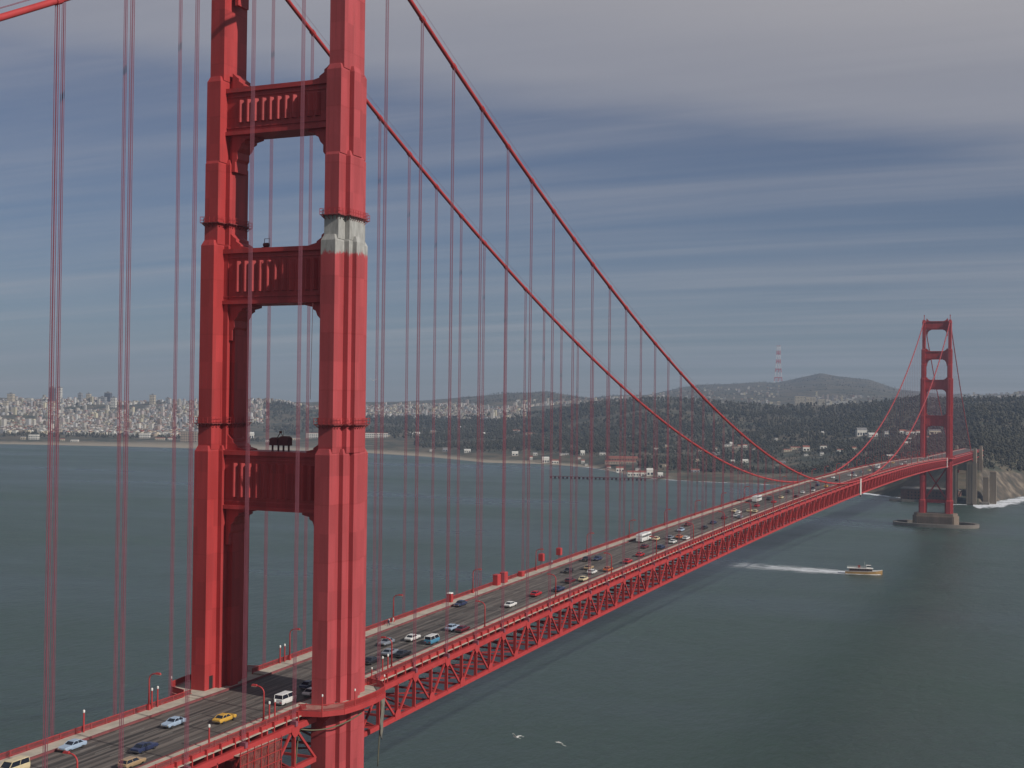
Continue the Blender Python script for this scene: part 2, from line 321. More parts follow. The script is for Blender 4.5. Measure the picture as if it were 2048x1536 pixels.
def build_terrain():
    az = np.concatenate([np.linspace(-51, -5.5, 260), np.linspace(-5.3, 3.5, 130)])
    tt = np.concatenate([np.linspace(0, 1, 4), np.linspace(1, 2, 12)[1:], np.linspace(2, 3, 22)[1:], np.linspace(3, 4, 24)[1:], np.linspace(4, 5, 16)[1:], np.linspace(5, 6, 18)[1:], np.linspace(6, 7, 5)[1:]])
    vs = []
    for a in az:
        dn, zn = nodes_at(a); D = np.interp(tt, np.arange(len(dn)), dn)
        x = CAM.x + D * math.sin(math.radians(a)); y = CAM.y + D * math.cos(math.radians(a))
        z = ground(x, y); z[0] = -4
        vs += list(zip(x.tolist(), y.tolist(), z.tolist()))
    n = len(tt); fs = [(i * n + k, i * n + k + 1, (i + 1) * n + k + 1, (i + 1) * n + k) for i in range(len(az) - 1) for k in range(n - 1)]
    m, t, b = new_mat('headland_ground')
    g = N(t, 'ShaderNodeNewGeometry'); sp = N(t, 'ShaderNodeSeparateXYZ'); t.links.new(g.outputs['Position'], sp.inputs[0])
    sn = N(t, 'ShaderNodeSeparateXYZ'); t.links.new(g.outputs['True Normal'], sn.inputs[0])
    n1 = noise(t, obj_coord(t), 0.012, 6, 0.65); n2 = noise(t, obj_coord(t), 0.05, 5, 0.6)
    c = ramp(t, n1, [(0.34, (0.018, 0.026, 0.012)), (0.47, (0.045, 0.046, 0.024)), (0.56, (0.12, 0.09, 0.055)), (0.66, (0.050, 0.056, 0.026))])
    c = mixc(t, ramp(t, noise(t, obj_coord(t), 0.03, 5, 0.6), [(0.60, 0.0), (0.66, 0.7)]), c, (0.20, 0.17, 0.13))
    rock = ramp(t, n2, [(0.35, (0.040, 0.036, 0.024)), (0.52, (0.085, 0.066, 0.045)), (0.66, (0.19, 0.15, 0.105))])
    steep = N(t, 'ShaderNodeMapRange', i_1=0.91, i_2=0.74); t.links.new(sn.outputs[2], steep.inputs[0])
    c = mixc(t, steep.outputs[0], c, rock)
    low = N(t, 'ShaderNodeMapRange', i_1=6.0, i_2=3.0); t.links.new(math_n(t, 'ADD', sp.outputs[2], math_n(t, 'MULTIPLY', n2, 3.0)), low.inputs[0])
    east = N(t, 'ShaderNodeMapRange', i_1=-480.0, i_2=-560.0); t.links.new(sp.outputs[0], east.inputs[0])
    c = mixc(t, math_n(t, 'MULTIPLY', low.outputs[0], east.outputs[0]), c, (0.30, 0.25, 0.18))
    t.links.new(c, b.inputs['Base Color']); b.inputs['Roughness'].default_value = 0.95
    mb = MB(); mb.v = vs; mb.f = fs; mb.m = [0] * len(fs)
    tag(mb.build('hills', m, smooth=True), kind='structure')
build_terrain()
# water: one sheet
wv = MB(); wv.add([(-9400, -700, 0), (3400, -700, 0), (3400, 12500, 0), (-9400, 12500, 0)], [(0, 1, 2, 3)])
tag(wv.build('water', M_WATER), kind='structure')

# ------------------------------------------------------------------ bridge measures
L = 1280.16; PAN = 15.24; HALF = 7.62; ZC0 = 73.9; CAMB = 9.0; CX = 13.72
Y_N, Y_S = -205.74, 1845.0
def prof(y):
    if y < 0: return ZC0 + 0.012 * y
    if y > L: return ZC0 - 0.012 * (y - L)
    u = y / L; return ZC0 + 4 * CAMB * u * (1 - u)
ZTOP, SAG = 226.6, 143.0
def cable_z(y):
    if y < 0: return ZTOP + 0.5446 * y + 0.0002 * y * y
    if y > L: d = y - L; return ZTOP - 0.5446 * d + 0.0002 * d * d
    u = y / L; return ZTOP - 4 * SAG * u * (1 - u)

# ------------------------------------------------------------------ towers
SEG = [  # z0, z1, block half widths (across the bridge), block half depths (along it)
    (64.0, 122.4, (1.6, 2.5, 3.45), (7.0, 3.63, 1.25)),
    (122.0, 162.6, (1.55, 2.6, 3.5), (6.0, 2.73, 1.47)),
    (162.2, 178.8, (1.55, 2.55), (4.95, 2.55)),
    (178.4, 195.0, (1.6, 2.6), (4.72, 1.62)),
    (194.6, 224.0, (1.62,), (3.73,)),
]
def outline(a, b, d=0.0):
    """stepped cross plan, blocks listed narrow-and-long first"""
    q = []; n = len(a)
    q.append((a[n - 1] - d, b[n - 1] - d))
    for i in range(n - 2, -1, -1):
        q.append((a[i] - d, b[i + 1] - d)); q.append((a[i] - d, b[i] - d))
    p1 = q; p2 = [(-x, y) for x, y in reversed(q)]; p3 = [(-x, -y) for x, y in q]; p4 = [(x, -y) for x, y in reversed(q)]
    return p1 + p2 + p3 + p4
def leg_mesh(cx, low):
    mb = MB()
    for (z0, z1, a, b) in SEG:
        if z0 == 64.0: z0 = low
        n_ = outline(a, b); t_ = outline(a, b, 0.45)
        rings = [[(cx + x, y, z0) for x, y in n_], [(cx + x, y, z1 - 0.75) for x, y in n_], [(cx + x, y, z1 + 0.35) for x, y in t_]]
        mb.loft(rings)
    # foot: widened plinth below the deck
    a, b = (2.3, 3.2, 4.3), (7.9, 4.6, 2.2)
    mb.loft([[(cx + x, y, low) for x, y in outline(a, b)], [(cx + x, y, low + 14) for x, y in outline(a, b)], [(cx + x, y, low + 15) for x, y in outline(a, b, 0.6)]])
    # saddle house on top
    mb.frustum(cx - 2.0, cx + 2.0, -4.2, 4.2, 223.9, cx - 1.3, cx + 1.3, -3.0, 3.0, 227.6)
    return mb
STRUTS = [(217.0, 226.0, 2.1, 3.73), (183.9, 192.9, 2.45, 4.72), (150.6, 161.2, 2.6, 6.0), (110.5, 121.7, 2.75, 7.0)]
rib_mesh = {}
def rib(h):
    if h not in rib_mesh:
        mb = MB(); mb.prism([(-0.66, 0.0), (0.66, 0.0), (0.58, -0.10), (0.12, -0.58), (-0.12, -0.58), (-0.58, -0.10)], 'z', 0, h)
        rib_mesh[h] = mb.mesh('rib', M_RED)
    return rib_mesh[h]
def tower(y0, label, near):
    T = thing('bridge_tower', label, 'bridge tower', (0, y0, 0))
    for sx in (-1, 1):
        lg = leg_mesh(sx * CX, 14.0).build('leg', M_REDP if (near and sx == 1) else M_RED, T)
        if near and sx == -1:
            d = MB(); d.box(sx * CX + 1.604, sx * CX + 1.66, -5.6, -4.5, 75.5, 78.0); d.build('door', M_DARK, lg)
    for k, (z0, z1, s, b1) in enumerate(STRUTS):
        xi = CX - 1.3
        mb = MB(); mb.box(-xi, xi, -s, s, z0, z1)
        st = mb.build('strut', M_RED, T)
        for za, zb, pr in ((z1 - 0.75, z1 + 0.12, 0.55), (z0 - 0.12, z0 + 0.6, 0.55), (z1 - 1.7, z1 - 1.45, 0.22), (z0 + 1.25, z0 + 1.5, 0.22)):
            c = MB(); c.box(-xi + 0.05, xi - 0.05, -s - pr, s + pr, za, zb); c.build('cornice', M_RED, st)
        h = round(z1 - z0 - 4.6, 2)
        n = 11
        for i in range(n if near else 0):
            x = (i - (n - 1) / 2) * 1.76
            link('rib', rib(h), st, (x, -s - 0.003, z0 + 2.3))
        # stepped corbels under the strut, low fillets on it
        for sx in (-1, 1):
            xs = sx * (CX - 1.5); q = []
            steps = [(0, 7.2), (0.75, 7.2), (0.75, 5.2), (1.2, 4.6), (1.2, 3.3), (1.9, 2.6), (2.3, 1.7), (3.0, 1.35), (3.0, 0.95), (4.6, 0.6), (4.6, 0.1), (0, 0.1)]
            q = [(xs - sx * (1.1 + u), z0 - w) for u, w in steps]
            c = MB(); c.prism(q, 'y', -s + 0.35, s - 0.35); c.build('corbel', M_RED, st)
            q = [(xs - sx * (0.9 + u), z1 + w) for u, w in ((0, 0.05), (4.2, 0.05), (4.2, 0.35), (2.6, 0.75), (2.6, 1.0), (1.5, 1.7), (1.5, 2.2), (0.9, 2.6), (0, 3.4))]
            c = MB(); c.prism(q, 'y', -s + 0.5, s - 0.5); c.build('fillet', M_RED, st)
    # bracing below the roadway
    for z0, z1 in ((30, 64),):
        for sx in (-1, 1):
            c = MB(); c.beam((-sx * 11, 0, z0), (sx * 11, 0, z1), 1.6, 1.6, (0, 1, 0)); c.build('brace', M_RED, T)
    c = MB(); c.box(-12, 12, -2, 2, 25.5, 29.0); c.build('brace', M_RED, T)
    # pier and its oval fender
    p = MB()
    p.prism([(-20, -11), (20, -11), (24, -6), (24, 6), (20, 11), (-20, 11), (-24, 6), (-24, -6)], 'z', -2, 11.5)
    p.prism([(-19, -10), (19, -10), (22.5, -5.6), (22.5, 5.6), (19, 10), (-19, 10), (-22.5, 5.6), (-22.5, -5.6)], 'z', 11.5, 14.2)
    pr = p.build('pier', M_PIER, T)
    for i in range(20):
        c = MB(); c.box(-18.6 + i * 1.9, -17.7 + i * 1.9, -11.6, -11.003, 1.0, 10.8); c.build('pilaster', M_PIER, pr)
    for sx in (-1, 1):
        l = MB(); l.tube([(sx * CX, 0, 227.5), (sx * CX, 0, 232.5)], 0.35, 8); l.box(sx * CX - 0.6, sx * CX + 0.6, -0.6, 0.6, 232.3, 233.1); l.build('beacon', M_RED, T)
    # fender ring
    ring = []; n = 48
    f = MB(); vs = []; fs = []
    for i in range(n):
        w = 2 * math.pi * i / n
        for rx, ry, z in ((45.5, 24.5, -2), (45.5, 24.5, 3.6), (41.5, 20.5, 3.6), (41.5, 20.5, -2)):
            e = 0.8; vs.append((rx * math.copysign(abs(math.cos(w)) ** e, math.cos(w)), ry * math.copysign(abs(math.sin(w)) ** e, math.sin(w)), z))
    for i in range(n):
        j = (i + 1) % n
        for k in range(3): fs.append((i * 4 + k, j * 4 + k, j * 4 + k + 1, i * 4 + k + 1))
    if not near:
        f.add(vs, fs); f.build('fender', M_CONC, T)
    return T
T_N = tower(0.0, 'tall red art deco tower filling the left of the picture, nearest to the viewer', True)
T_S = tower(L, 'small distant red tower standing on a concrete pier by the far shore', False)

# ------------------------------------------------------------------ main cables with suspender ropes
band = MB(); band.tube([(0, -0.55, 0), (0, 0.55, 0)], 0.60, 10); band_me = band.mesh('cable_band', M_STEEL)
for sx, side in ((1, 'west'), (-1, 'east')):
    x = sx * CX
    ca = thing('main_cable', {'west': 'thick red main cable with rope hangers, upper one at right', 'east': 'thick red main cable with rope hangers, lower one passing behind the nearest tower leg'}[side], 'bridge cable')
    ys = [Y_N + 1 + i * 5.0 for i in range(41)] + [i * PAN / 2 for i in range(169)] + [L + i * 10 for i in range(1, 35)]
    c = MB(); c.tube([(x, y, cable_z(y)) for y in ys], 0.47, 12); c.build('cable', M_STEEL, ca, smooth=True)
    for hx in (-0.55, 0.55):
        c = MB(); c.tube([(x + hx, y, cable_z(y) + 1.25) for y in ys], 0.035, 4, cap=False); c.build('hand_rope', M_ROPE, ca)
    ks = [k for k in range(-13, 106) if k not in (0, 84)]
    for k in ks:
        y = k * PAN; zt = cable_z(y); zb = prof(y) - 0.3
        if zt - zb < 0.5: continue
        sl = (cable_z(y + 0.5) - cable_z(y - 0.5))
        b_o = link('cable_band', band_me, ca, (x, y, zt)); b_o.rotation_euler[0] = math.atan(sl)
        r = MB(); rad = 0.052 if y < 60 else 0.046 if y < 350 else 0.044 if y < 600 else 0.030
        for ax in (-0.22, 0.22):
            for ay in (-0.16, 0.16):
                r.tube([(ax, ay, zb), (ax, ay, zt + 0.1 + ay * sl)], rad, 5, cap=False)
        r.box(-0.65, 0.65, -0.35, 0.35, zb, zb + 0.9)
        r.build('suspender', M_ROPE, ca, (x, y, 0))

# ------------------------------------------------------------------ deck
DK = thing('bridge_deck', 'long roadway deck carried by deep red steel trusses, running to the far tower', 'bridge deck')
def strip(y0, y1, x0, x1, d0, d1, name, mat, parent=DK, step=HALF):
    n = max(1, int(round((y1 - y0) / step))); rings = []
    for i in range(n + 1):
        y = y0 + (y1 - y0) * i / n; z = prof(y); rings.append([(x0, y, z + d0), (x1, y, z + d0), (x1, y, z + d1), (x0, y, z + d1)])
    mb = MB(); mb.loft(rings); return mb.build(name, mat, parent)
strip(Y_N, Y_S, -9.14, 9.14, 0.95, 1.25, 'road', M_ROAD)
SPANS = [(Y_N, -9.9), (9.9, L - 9.9), (L + 9.9, Y_S)]
for sx in (-1, 1):
    def st(y0, y1, a, b, d0, d1, name, mat, parent=DK): return strip(y0, y1, min(sx * a, sx * b), max(sx * a, sx * b), d0, d1, name, mat, parent)
    st(Y_N, Y_S, 9.142, 9.45, 0.9, 1.62, 'kerb', M_KERB)
    for y0, y1 in SPANS:
        st(y0, y1, 9.452, 12.78, 1.1, 1.5, 'sidewalk', M_WALK)
        st(y0, y1, 12.782, 13.02, 0.55, 1.53, 'fascia', M_STEEL)
        st(y0, y1, 13.022, 13.42, 0.72, 0.86, 'ledge', M_WALK)
        rl = st(y0, y1, 12.83, 12.97, 2.38, 2.48, 'railing', M_STEEL)
        st(y0, y1, 12.86, 12.94, 1.66, 1.74, 'bottom_rail', M_STEEL, rl)
        pk = MB(); n = int((min(y1, 900) - y0) / 0.2032) if y0 < 900 else int((y1 - y0) / 0.4)
        dy = 0.2032 if y0 < 900 else 0.4
        for i in range(max(0, n)):
            y = y0 + (i + 0.5) * dy; z = prof(y); x = sx * 12.9
            w, t = (0.075, 0.05) if i % 18 else (0.20, 0.20)
            if i % 18 == 0: pk.box(x - 0.1, x + 0.1, y - 0.1, y + 0.1, z + 1.52, z + 2.54)
            elif y < 620 or i % 2: pk.box(x - 0.03, x + 0.03, y - 0.048, y + 0.048, z + 1.74, z + 2.38)
        tag(pk.build('picket', M_PICKET, rl), kind='stuff')
        br = MB(); y = y0 + 1.9
        while y < y1 - 1 and y < 700:
            z = prof(y); br.box(min(sx * 13.0, sx * 13.5), max(sx * 13.0, sx * 13.5), y - 0.12, y + 0.12, z + 0.02, z + 1.75); y += 3.81
        if br.v: tag(br.build('ledge_post', M_STEEL, DK), kind='stuff')
    # rounded lookout round the tower leg
    for ty in (0.0, L):
        q = [(9.46, -12.4), (12.78, -12.4), (16.9, -11.0), (19.5, -7.6), (20.2, -3.0), (20.2, 3.0), (19.5, 7.6), (16.9, 11.0), (12.78, 12.4), (9.46, 12.4)]
        zt = ZC0 + 1.48
        s = MB(); s.prism([(sx * x, ty + y) for x, y in q], 'z', zt - 0.4, zt); ob = s.build('lookout', M_WALK, DK)
        e = MB(); r = MB(); ps = [(sx * x, ty + y) for x, y in q[1:-1]]
        for (xa, ya), (xb, yb) in zip(ps[:-1], ps[1:]):
            e.beam((xa, ya, zt - 0.45), (xb, yb, zt - 0.45), 0.3, 1.0)
            r.beam((xa, ya, zt + 1.23), (xb, yb, zt + 1.23), 0.14, 0.14); r.beam((xa, ya, zt + 0.2), (xb, yb, zt + 0.2), 0.08, 0.08)
            ln = math.hypot(xb - xa, yb - ya); m = max(1, int(ln / 0.2))
            for i in range(m):
                w = (i + 0.5) / m; r.box(xa + (xb - xa) * w - 0.045, xa + (xb - xa) * w + 0.045, ya + (yb - ya) * w - 0.045, ya + (yb - ya) * w + 0.045, zt + 0.2, zt + 1.2)
        e.build('edge_beam', M_STEEL, ob); r.build('railing', M_STEEL, ob)
        for kx, ky in ((13.2, -10.5), (17.2, -7.2), (17.6, 0.0), (17.2, 7.2), (13.2, 10.5)):
            k = MB(); k.prism([(0, -0.5), (sx * 4.2, -0.5), (sx * 4.2, -1.0), (0, -4.6)], 'y', -0.25, 0.25); k.build('bracket', M_STEEL, ob, (sx * (kx - 4), ty + ky, zt))
# trusses: Warren web with verticals; pieces near enough to tell apart are objects of their own
vert = MB(); vert.box(-0.36, 0.36, -0.15, 0.15, -7.75, -0.85); vert_me = vert.mesh('vertical', M_STEEL)
gus = MB(); gus.prism([(-1.2, -0.6), (1.2, -0.6), (1.2, 0.4), (0.5, 1.2), (-0.5, 1.2), (-1.2, 0.4)], 'x', -0.035, 0.035); gus_me = gus.mesh('gusset_plate', M_STEEL)
for sx in (-1, 1):
    tr = tag(link('truss', None, DK), 'deep red steel truss along the near edge of the deck' if sx == 1 else 'far red steel truss half hidden under the deck')
    x = sx * CX
    for y0, y1 in ((Y_N, -8.2), (8.2, L - 8.2), (L + 8.2, 1845)):
        strip(y0, y1, x - 0.36, x + 0.36, -1.12, 0.0, 'top_chord', M_STEEL, tr); strip(y0, y1, x - 0.36, x + 0.36, -8.45, -7.5, 'bottom_chord', M_STEEL, tr)
    far = MB()
    for k in range(-26, 224):
        y = k * HALF
        if abs(y) < 8 or abs(y - L) < 8 or y < Y_N + 2: continue
        z = prof(y); one = (sx == 1 and y < 560)
        if one: link('vertical', vert_me, tr, (x, y, z))
        else: far.box(x - 0.34, x + 0.34, y - 0.15, y + 0.15, z - 7.75, z - 0.85)
        if k % 2 == 0:
            for dk in (-1, 1):
                yb = y + dk * HALF
                if abs(yb) < 7 and abs(y) > 16: continue
                zb = prof(yb) - 7.9
                if one:
                    d = MB(); d.beam((x, y + dk * 0.3, z - 0.75), (x, yb - dk * 0.3, zb), 0.42, 0.36, (1, 0, 0)); d.build('diagonal', M_STEEL, tr)
                else: far.beam((x, y, z - 0.6), (x, yb, zb), 0.42, 0.36, (1, 0, 0))
        if one and sx == 1:
            g = link('gusset_plate', gus_me, tr, (x + 0.40, y, z - 1.0 if k % 2 == 0 else z - 7.45))
            if k % 2 == 0: g.rotation_euler[0] = math.pi
    tag(far.build('web_member', M_STEEL, tr), kind='stuff')
fl = MB()
for k in range(-26, 224):
    y = k * HALF
    if y < Y_N + 2: continue
    z = prof(y)
    fl.box(-13.3, 13.3, y - 0.18, y + 0.18, z - 1.5, z + 0.93)
    if y < 900:
        fl.box(-13.3, 13.3, y - 0.15, y + 0.15, z - 8.2, z - 7.75)
        if k % 2 == 0:
            fl.beam((-13.3, y, z - 8.0), (13.3, y + 2 * HALF, prof(y + 2 * HALF) - 8.0), 0.28, 0.28); fl.beam((13.3, y, z - 8.02), (-13.3, y + 2 * HALF, prof(y + 2 * HALF) - 8.02), 0.35, 0.35)
tag(fl.build('floor_beam', M_STEEL, DK), kind='stuff')
for x in (-12.0, -9, -6, -3, 0, 3, 6, 9, 12.0): strip(Y_N, Y_S, x - 0.12, x + 0.12, 0.3, 0.9, 'stringer', M_STEEL)
strip(Y_N, Y_S, -9.1, 9.1, 0.90, 0.94, 'soffit', M_CONC)

# ------------------------------------------------------------------ south pylons, arch, fort
for y, lab in ((1632, 'tall concrete pylon right behind the distant tower, nearer of two'), (1750, 'tall concrete pylon behind the distant tower, farther of two')):
    P = thing('bridge_pylon', lab, 'pylon', (0, y, 0))
    for sx in (-1, 1):
        c = MB(); c.box(min(sx * 6, sx * 18.5), max(sx * 6, sx * 18.5), -8, 8, -2, 58); c.frustum(sx * 16.6 - 2, sx * 16.6 + 2, -8.2, 8.2, 57, sx * 16.6 - 1.8, sx * 16.6 + 1.8, -7, 7, 74); c.box(sx * 16.6 - 1.5, sx * 16.6 + 1.5, -6, 6, 74, 76)
        sh = c.build('shaft', M_PYLON, P)
        for rx in (-8, -4.5, -1):
            r = MB(); r.box(sx * (15.5 + rx) - 0.7, sx * (15.5 + rx) + 0.7, -8.5, -8.004, 1, 55); r.build('pilaster', M_PYLON, sh)
        for ry in (-6.2, 6.2):
            r = MB(); r.box(sx * 18.8 - 0.29, sx * 18.8 + 0.29, ry - 1.4, ry + 1.4, 1, 56); r.build('pilaster', M_PYLON, sh)
    c = MB(); c.box(-6.1, 6.1, -6, 6, 46, 57); c.build('crossbeam', M_PYLON, P)
AR = thing('steel_arch', 'dark red steel arch spanning between the two concrete pylons', 'arch')
for sx in (-1, 1):
    a = MB(); pts = [(sx * 12, 1642 + 98 * i / 16, 20 + 42 * (1 - (2 * i / 16 - 1) ** 2)) for i in range(17)]
    for p_, q_ in zip(pts[:-1], pts[1:]): a.beam(p_, q_, 1.2, 1.6, (1, 0, 0))
    rb = a.build('rib', M_STEEL, AR)
    for i in range(1, 16):
        h = MB(); h.box(sx * 12 - 0.4, sx * 12 + 0.4, pts[i][1] - 0.4, pts[i][1] + 0.4, pts[i][2], prof(pts[i][1]) - 8.3)
        if pts[i][2] < prof(pts[i][1]) - 8.5: h.build('column', M_STEEL, AR)
F = thing('brick_fort', 'low dark brick fort at the water under the arch', 'fort', (-38, 1668, 0))
w = MB(); w.prism([(-44, -20), (-36, -26), (30, -26), (36, -20), (36, 22), (-44, 22)], 'z', 1, 16.5); wl = w.build('wall', M_BRICK, F)
w = MB(); w.prism([(-44.6, -20.2), (-36.2, -26.6), (30.2, -26.6), (36.6, -20.2), (36.6, 22.5), (-44.6, 22.5)], 'z', 16.5, 17.6); w.build('parapet', M_CONC, F)
for r_ in range(3):
    for i in range(14):
        o = MB(); o.prism([(-0.8, 0), (0.8, 0), (0.8, 1.5), (0.4, 2.0), (-0.4, 2.0), (-0.8, 1.5)], 'y', -0.06, 0.02); o.build('embrasure', M_DARK, wl, (-33 + i * 4.7, -26.03, 3.2 + r_ * 4.4))
sw = MB()
for i in range(24):
    a0 = i / 24; a1 = (i + 1) / 24
    sw.box(-95 + 130 * a0, -95 + 130 * a1 - 0.05, 1632 + random.uniform(-1, 1), 1643, -2, 3.2 + random.uniform(-0.3, 0.3))
tag(sw.build('sea_wall', M_CONC), 'dark stone sea wall at the foot of the fort', 'sea wall')
for (x, y, w_, h_, lab) in ((29.5, 1650, 7.0, 36, 'pale concrete block standing right of the pylons, shorter one'), (38.5, 1658, 8.0, 43, 'pale concrete block at the cliff foot, taller rightmost one')):
    b = thing('concrete_block', lab, 'abutment', (x, y, 0)); m = MB(); m.box(-w_ / 2, w_ / 2, -5, 5, -2, h_); m.build('shaft', M_PYLON, b); m = MB(); m.frustum(-w_ / 2 - .3, w_ / 2 + .3, -5.3, 5.3, h_, -w_ / 2 + 1, w_ / 2 - 1, -4, 4, h_ + 2); m.build('cap', M_PYLON, b)

# ------------------------------------------------------------------ tower equipment
for sx, z, lab in ((1, 166.6, 'painters walkway hung round the nearer leg above the bare grey patch'), (-1, 166.3, 'painters walkway hung round the farther leg at the upper level'),
                   (1, 127.2, 'painters walkway hung round the nearer leg above the lowest strut'), (-1, 127.0, 'painters walkway hung round the farther leg above the lowest strut')):
    seg = [s for s in SEG if s[0] <= z < s[1]][-1]; a = 0; b = 0
    G = thing('painters_walkway', lab, 'walkway', (sx * CX, 0, z), 0, 'painters walkways on the near tower')
    o1 = outline(seg[2], seg[3], -0.62); o0 = outline(seg[2], seg[3], -0.02); nn = len(o1)
    m = MB(); m.add([(x, y, zz_) for zz_ in (0, 0.16) for ol in (o0, o1) for x, y in ol], [f for i in range(nn) for j in [(i + 1) % nn] for f in ((i, j, nn + j, nn + i), (2 * nn + i, 2 * nn + j, 3 * nn + j, 3 * nn + i), (nn + i, nn + j, 3 * nn + j, 3 * nn + i))])
    m.build('platform', M_GANG, G)
    r = MB(); k_ = MB()
    for i in range(nn):
        (xa, ya), (xb, yb) = o1[i], o1[(i + 1) % nn]
        for zz_ in (0.65, 1.25): r.beam((xa, ya, zz_), (xb, yb, zz_), 0.06, 0.06)
        n = max(1, int(math.hypot(xb - xa, yb - ya) / 0.9))
        for k in range(n): w_ = k / n; r.box(xa + (xb - xa) * w_ - 0.035, xa + (xb - xa) * w_ + 0.035, ya + (yb - ya) * w_ - 0.035, ya + (yb - ya) * w_ + 0.035, 0.16, 1.3)
        (xc, yc), (xd, yd) = o0[i], o0[(i + 1) % nn]
        for k in range(n): w_ = (k + .5) / n; k_.beam((xa + (xb - xa) * w_, ya + (yb - ya) * w_, -0.05), (xc + (xd - xc) * w_, yc + (yd - yc) * w_, -0.75), 0.1, 0.1)
    r.build('railing', M_STEEL, G); k_.build('bracket', M_GANG, G)
H = thing('hoist', 'dark painters hoist machine standing on the lowest strut between the tower legs', 'hoist', (0.1, -0.6, 121.85)); H.scale = (0.9, 0.9, 0.9)
for x0, x1, z1 in ((-2.2, -0.1, 2.6), (0.1, 2.5, 2.9)):
    m = MB(); m.box(x0, x1, -0.9, 0.9, 1.25, z1); m.frustum(x0, x1, -0.9, 0.9, z1, x0 + 0.5, x1 - 0.4, -0.6, 0.6, z1 + 0.35); m.build('drum_housing', M_DARKSTEEL, H)
for x in (-1.9, -0.4, 0.9, 2.25):
    m = MB(); m.box(x - 0.12, x + 0.12, -0.2, 0.2, 0.0, 1.25); m.build('leg', M_DARKSTEEL, H)
m = MB(); m.tube([(-0.9, 0, 2.6), (0.1, 0, 4.1)], 0.09, 6); m.tube([(0.9, 0, 2.9), (0.1, 0, 4.1)], 0.06, 6); m.tube([(0.6, 0.3, 2.9), (0.6, 0.3, 4.6)], 0.04, 6); m.build('jib', M_DARKSTEEL, H)
m = MB(); m.tube([(0.1, -0.16, 4.1), (0.1, 0.16, 4.1)], 0.28, 10); m.build('pulley', M_DARKSTEEL, H)
for (x, y, z, lab) in ((10.0, -1.2, 121.85, 'small dark winch on the lowest strut against the nearer leg'), (9.7, -1.2, 161.35, 'small dark winch on the middle strut against the nearer leg'), (-3.5, -1.0, 161.35, 'tiny dark winch in the middle of the middle strut'), (10.3, -1.2, 193.05, 'small dark winch on the upper strut against the nearer leg')):
    w_ = thing('winch', lab, 'winch', (x, y, z), 0, 'winches on the tower struts')
    m = MB(); m.box(-0.7, 0.7, -0.5, 0.5, 0.0, 0.3); m.build('base', M_DARKSTEEL, w_)
    m = MB(); m.tube([(-0.5, 0, 0.75), (0.5, 0, 0.75)], 0.42, 10); m.build('drum', M_DARKSTEEL, w_)
    m = MB(); m.tube([(-0.6, 0.3, 0.3), (-0.6, 0.3, 2.0)], 0.06, 6); m.tube([(0.6, 0.3, 0.3), (0.6, 0.3, 2.0)], 0.06, 6); m.tube([(-0.6, 0.3, 2.0), (0.6, 0.3, 2.0)], 0.05, 6); m.build('frame', M_DARKSTEEL, w_)
def sag_rope(name, a, b, sag, r, mat, lab, n=14, cat='rope'):
    a = Vector(a); b = Vector(b); pts = [a.lerp(b, i / n) + Vector((0, 0, -sag * 4 * (i / n) * (1 - i / n))) for i in range(n + 1)]
    m = MB(); m.tube(pts, r, 6); tag(m.build(name, mat, smooth=True), lab, cat)
sag_rope('painters_rope', (11.4, -7.3, 150), (11.2, -7.4, 132), 0, 0.05, M_DARKSTEEL, 'thin dark rope hanging down the inner edge of the nearer leg')
sag_rope('hose', (20.0, -2.0, 73.6), (13.0, -12.5, 72.2), 1.3, 0.13, M_CABLE, 'pale hose slung under the lookout round the nearer leg', cat='hose')
sag_rope('hose', (13.0, -12.5, 72.2), (12.5, -14.0, 50.0), -2.0, 0.13, M_CABLE, 'pale hose hanging down beside the north side of the nearer leg', cat='hose')
sag_rope('hose', (12.8, -11.6, 72.0), (9.5, -17.0, 52.0), 2.0, 0.16, M_CABLE, 'dark hose hanging slack left of the nearer leg under the deck', cat='hose')
sag_rope('hose', (17.5, 10.0, 73.0), (16.4, 10.6, 60.0), -1.0, 0.12, M_CABLE, 'hose hanging right of the nearer leg below the lookout', cat='hose')
tp = MB(); nx, nz = 6, 14; vs = []
for i in range(nx + 1):
    for j in range(nz + 1):
        f_ = i / nx; vs.append((17.4 - 0.25 * j / nz * f_, 10.4 + 1.6 * (f_ - 0.5) * (1 - 0.35 * j / nz) + 0.12 * math.sin(j * 1.3), 74.0 - 8.0 * j / nz + 0.7 * math.sin(f_ * 6)))
    tp_ = None
for i in range(nx + 1):
    for j in range(nz + 1):
        v = vs[i * (nz + 1) + j]; vs[i * (nz + 1) + j] = (v[0] + 0.18 * math.sin(i * 2.1 + j * 0.4), v[1], v[2])
fs = [(i * (nz + 1) + j, (i + 1) * (nz + 1) + j, (i + 1) * (nz + 1) + j + 1, i * (nz + 1) + j + 1) for i in range(nx) for j in range(nz)]
tp.add(vs, fs); to = tp.build('tarpaulin', M_TARP, smooth=True); tag(to, 'grey tarpaulin hanging below the lookout right of the nearer leg', 'tarpaulin')
sd = to.modifiers.new('thickness', 'SOLIDIFY'); sd.thickness = 0.06
SC = thing('scaffold', 'red scaffold with netting hung under the deck left of the nearer leg', 'scaffold', (CX + 1.6, -27.5, 0))
for i in range(7):
    m = MB(); y = -6 + i * 2.0; m.box(-0.06, 0.06, y - 0.06, y + 0.06, 60, 73.4); m.build('standard', M_STEEL, SC)
for j in range(8):
    m = MB(); z = 60.5 + j * 1.75; m.box(-0.05, 0.05, -6.2, 6.2, z - 0.05, z + 0.05); m.build('ledger', M_STEEL, SC)
    if j % 2: m = MB(); m.box(-1.3, -0.1, -6.2, 6.2, z - 0.12, z - 0.05); m.build('plank', M_WALK, SC)
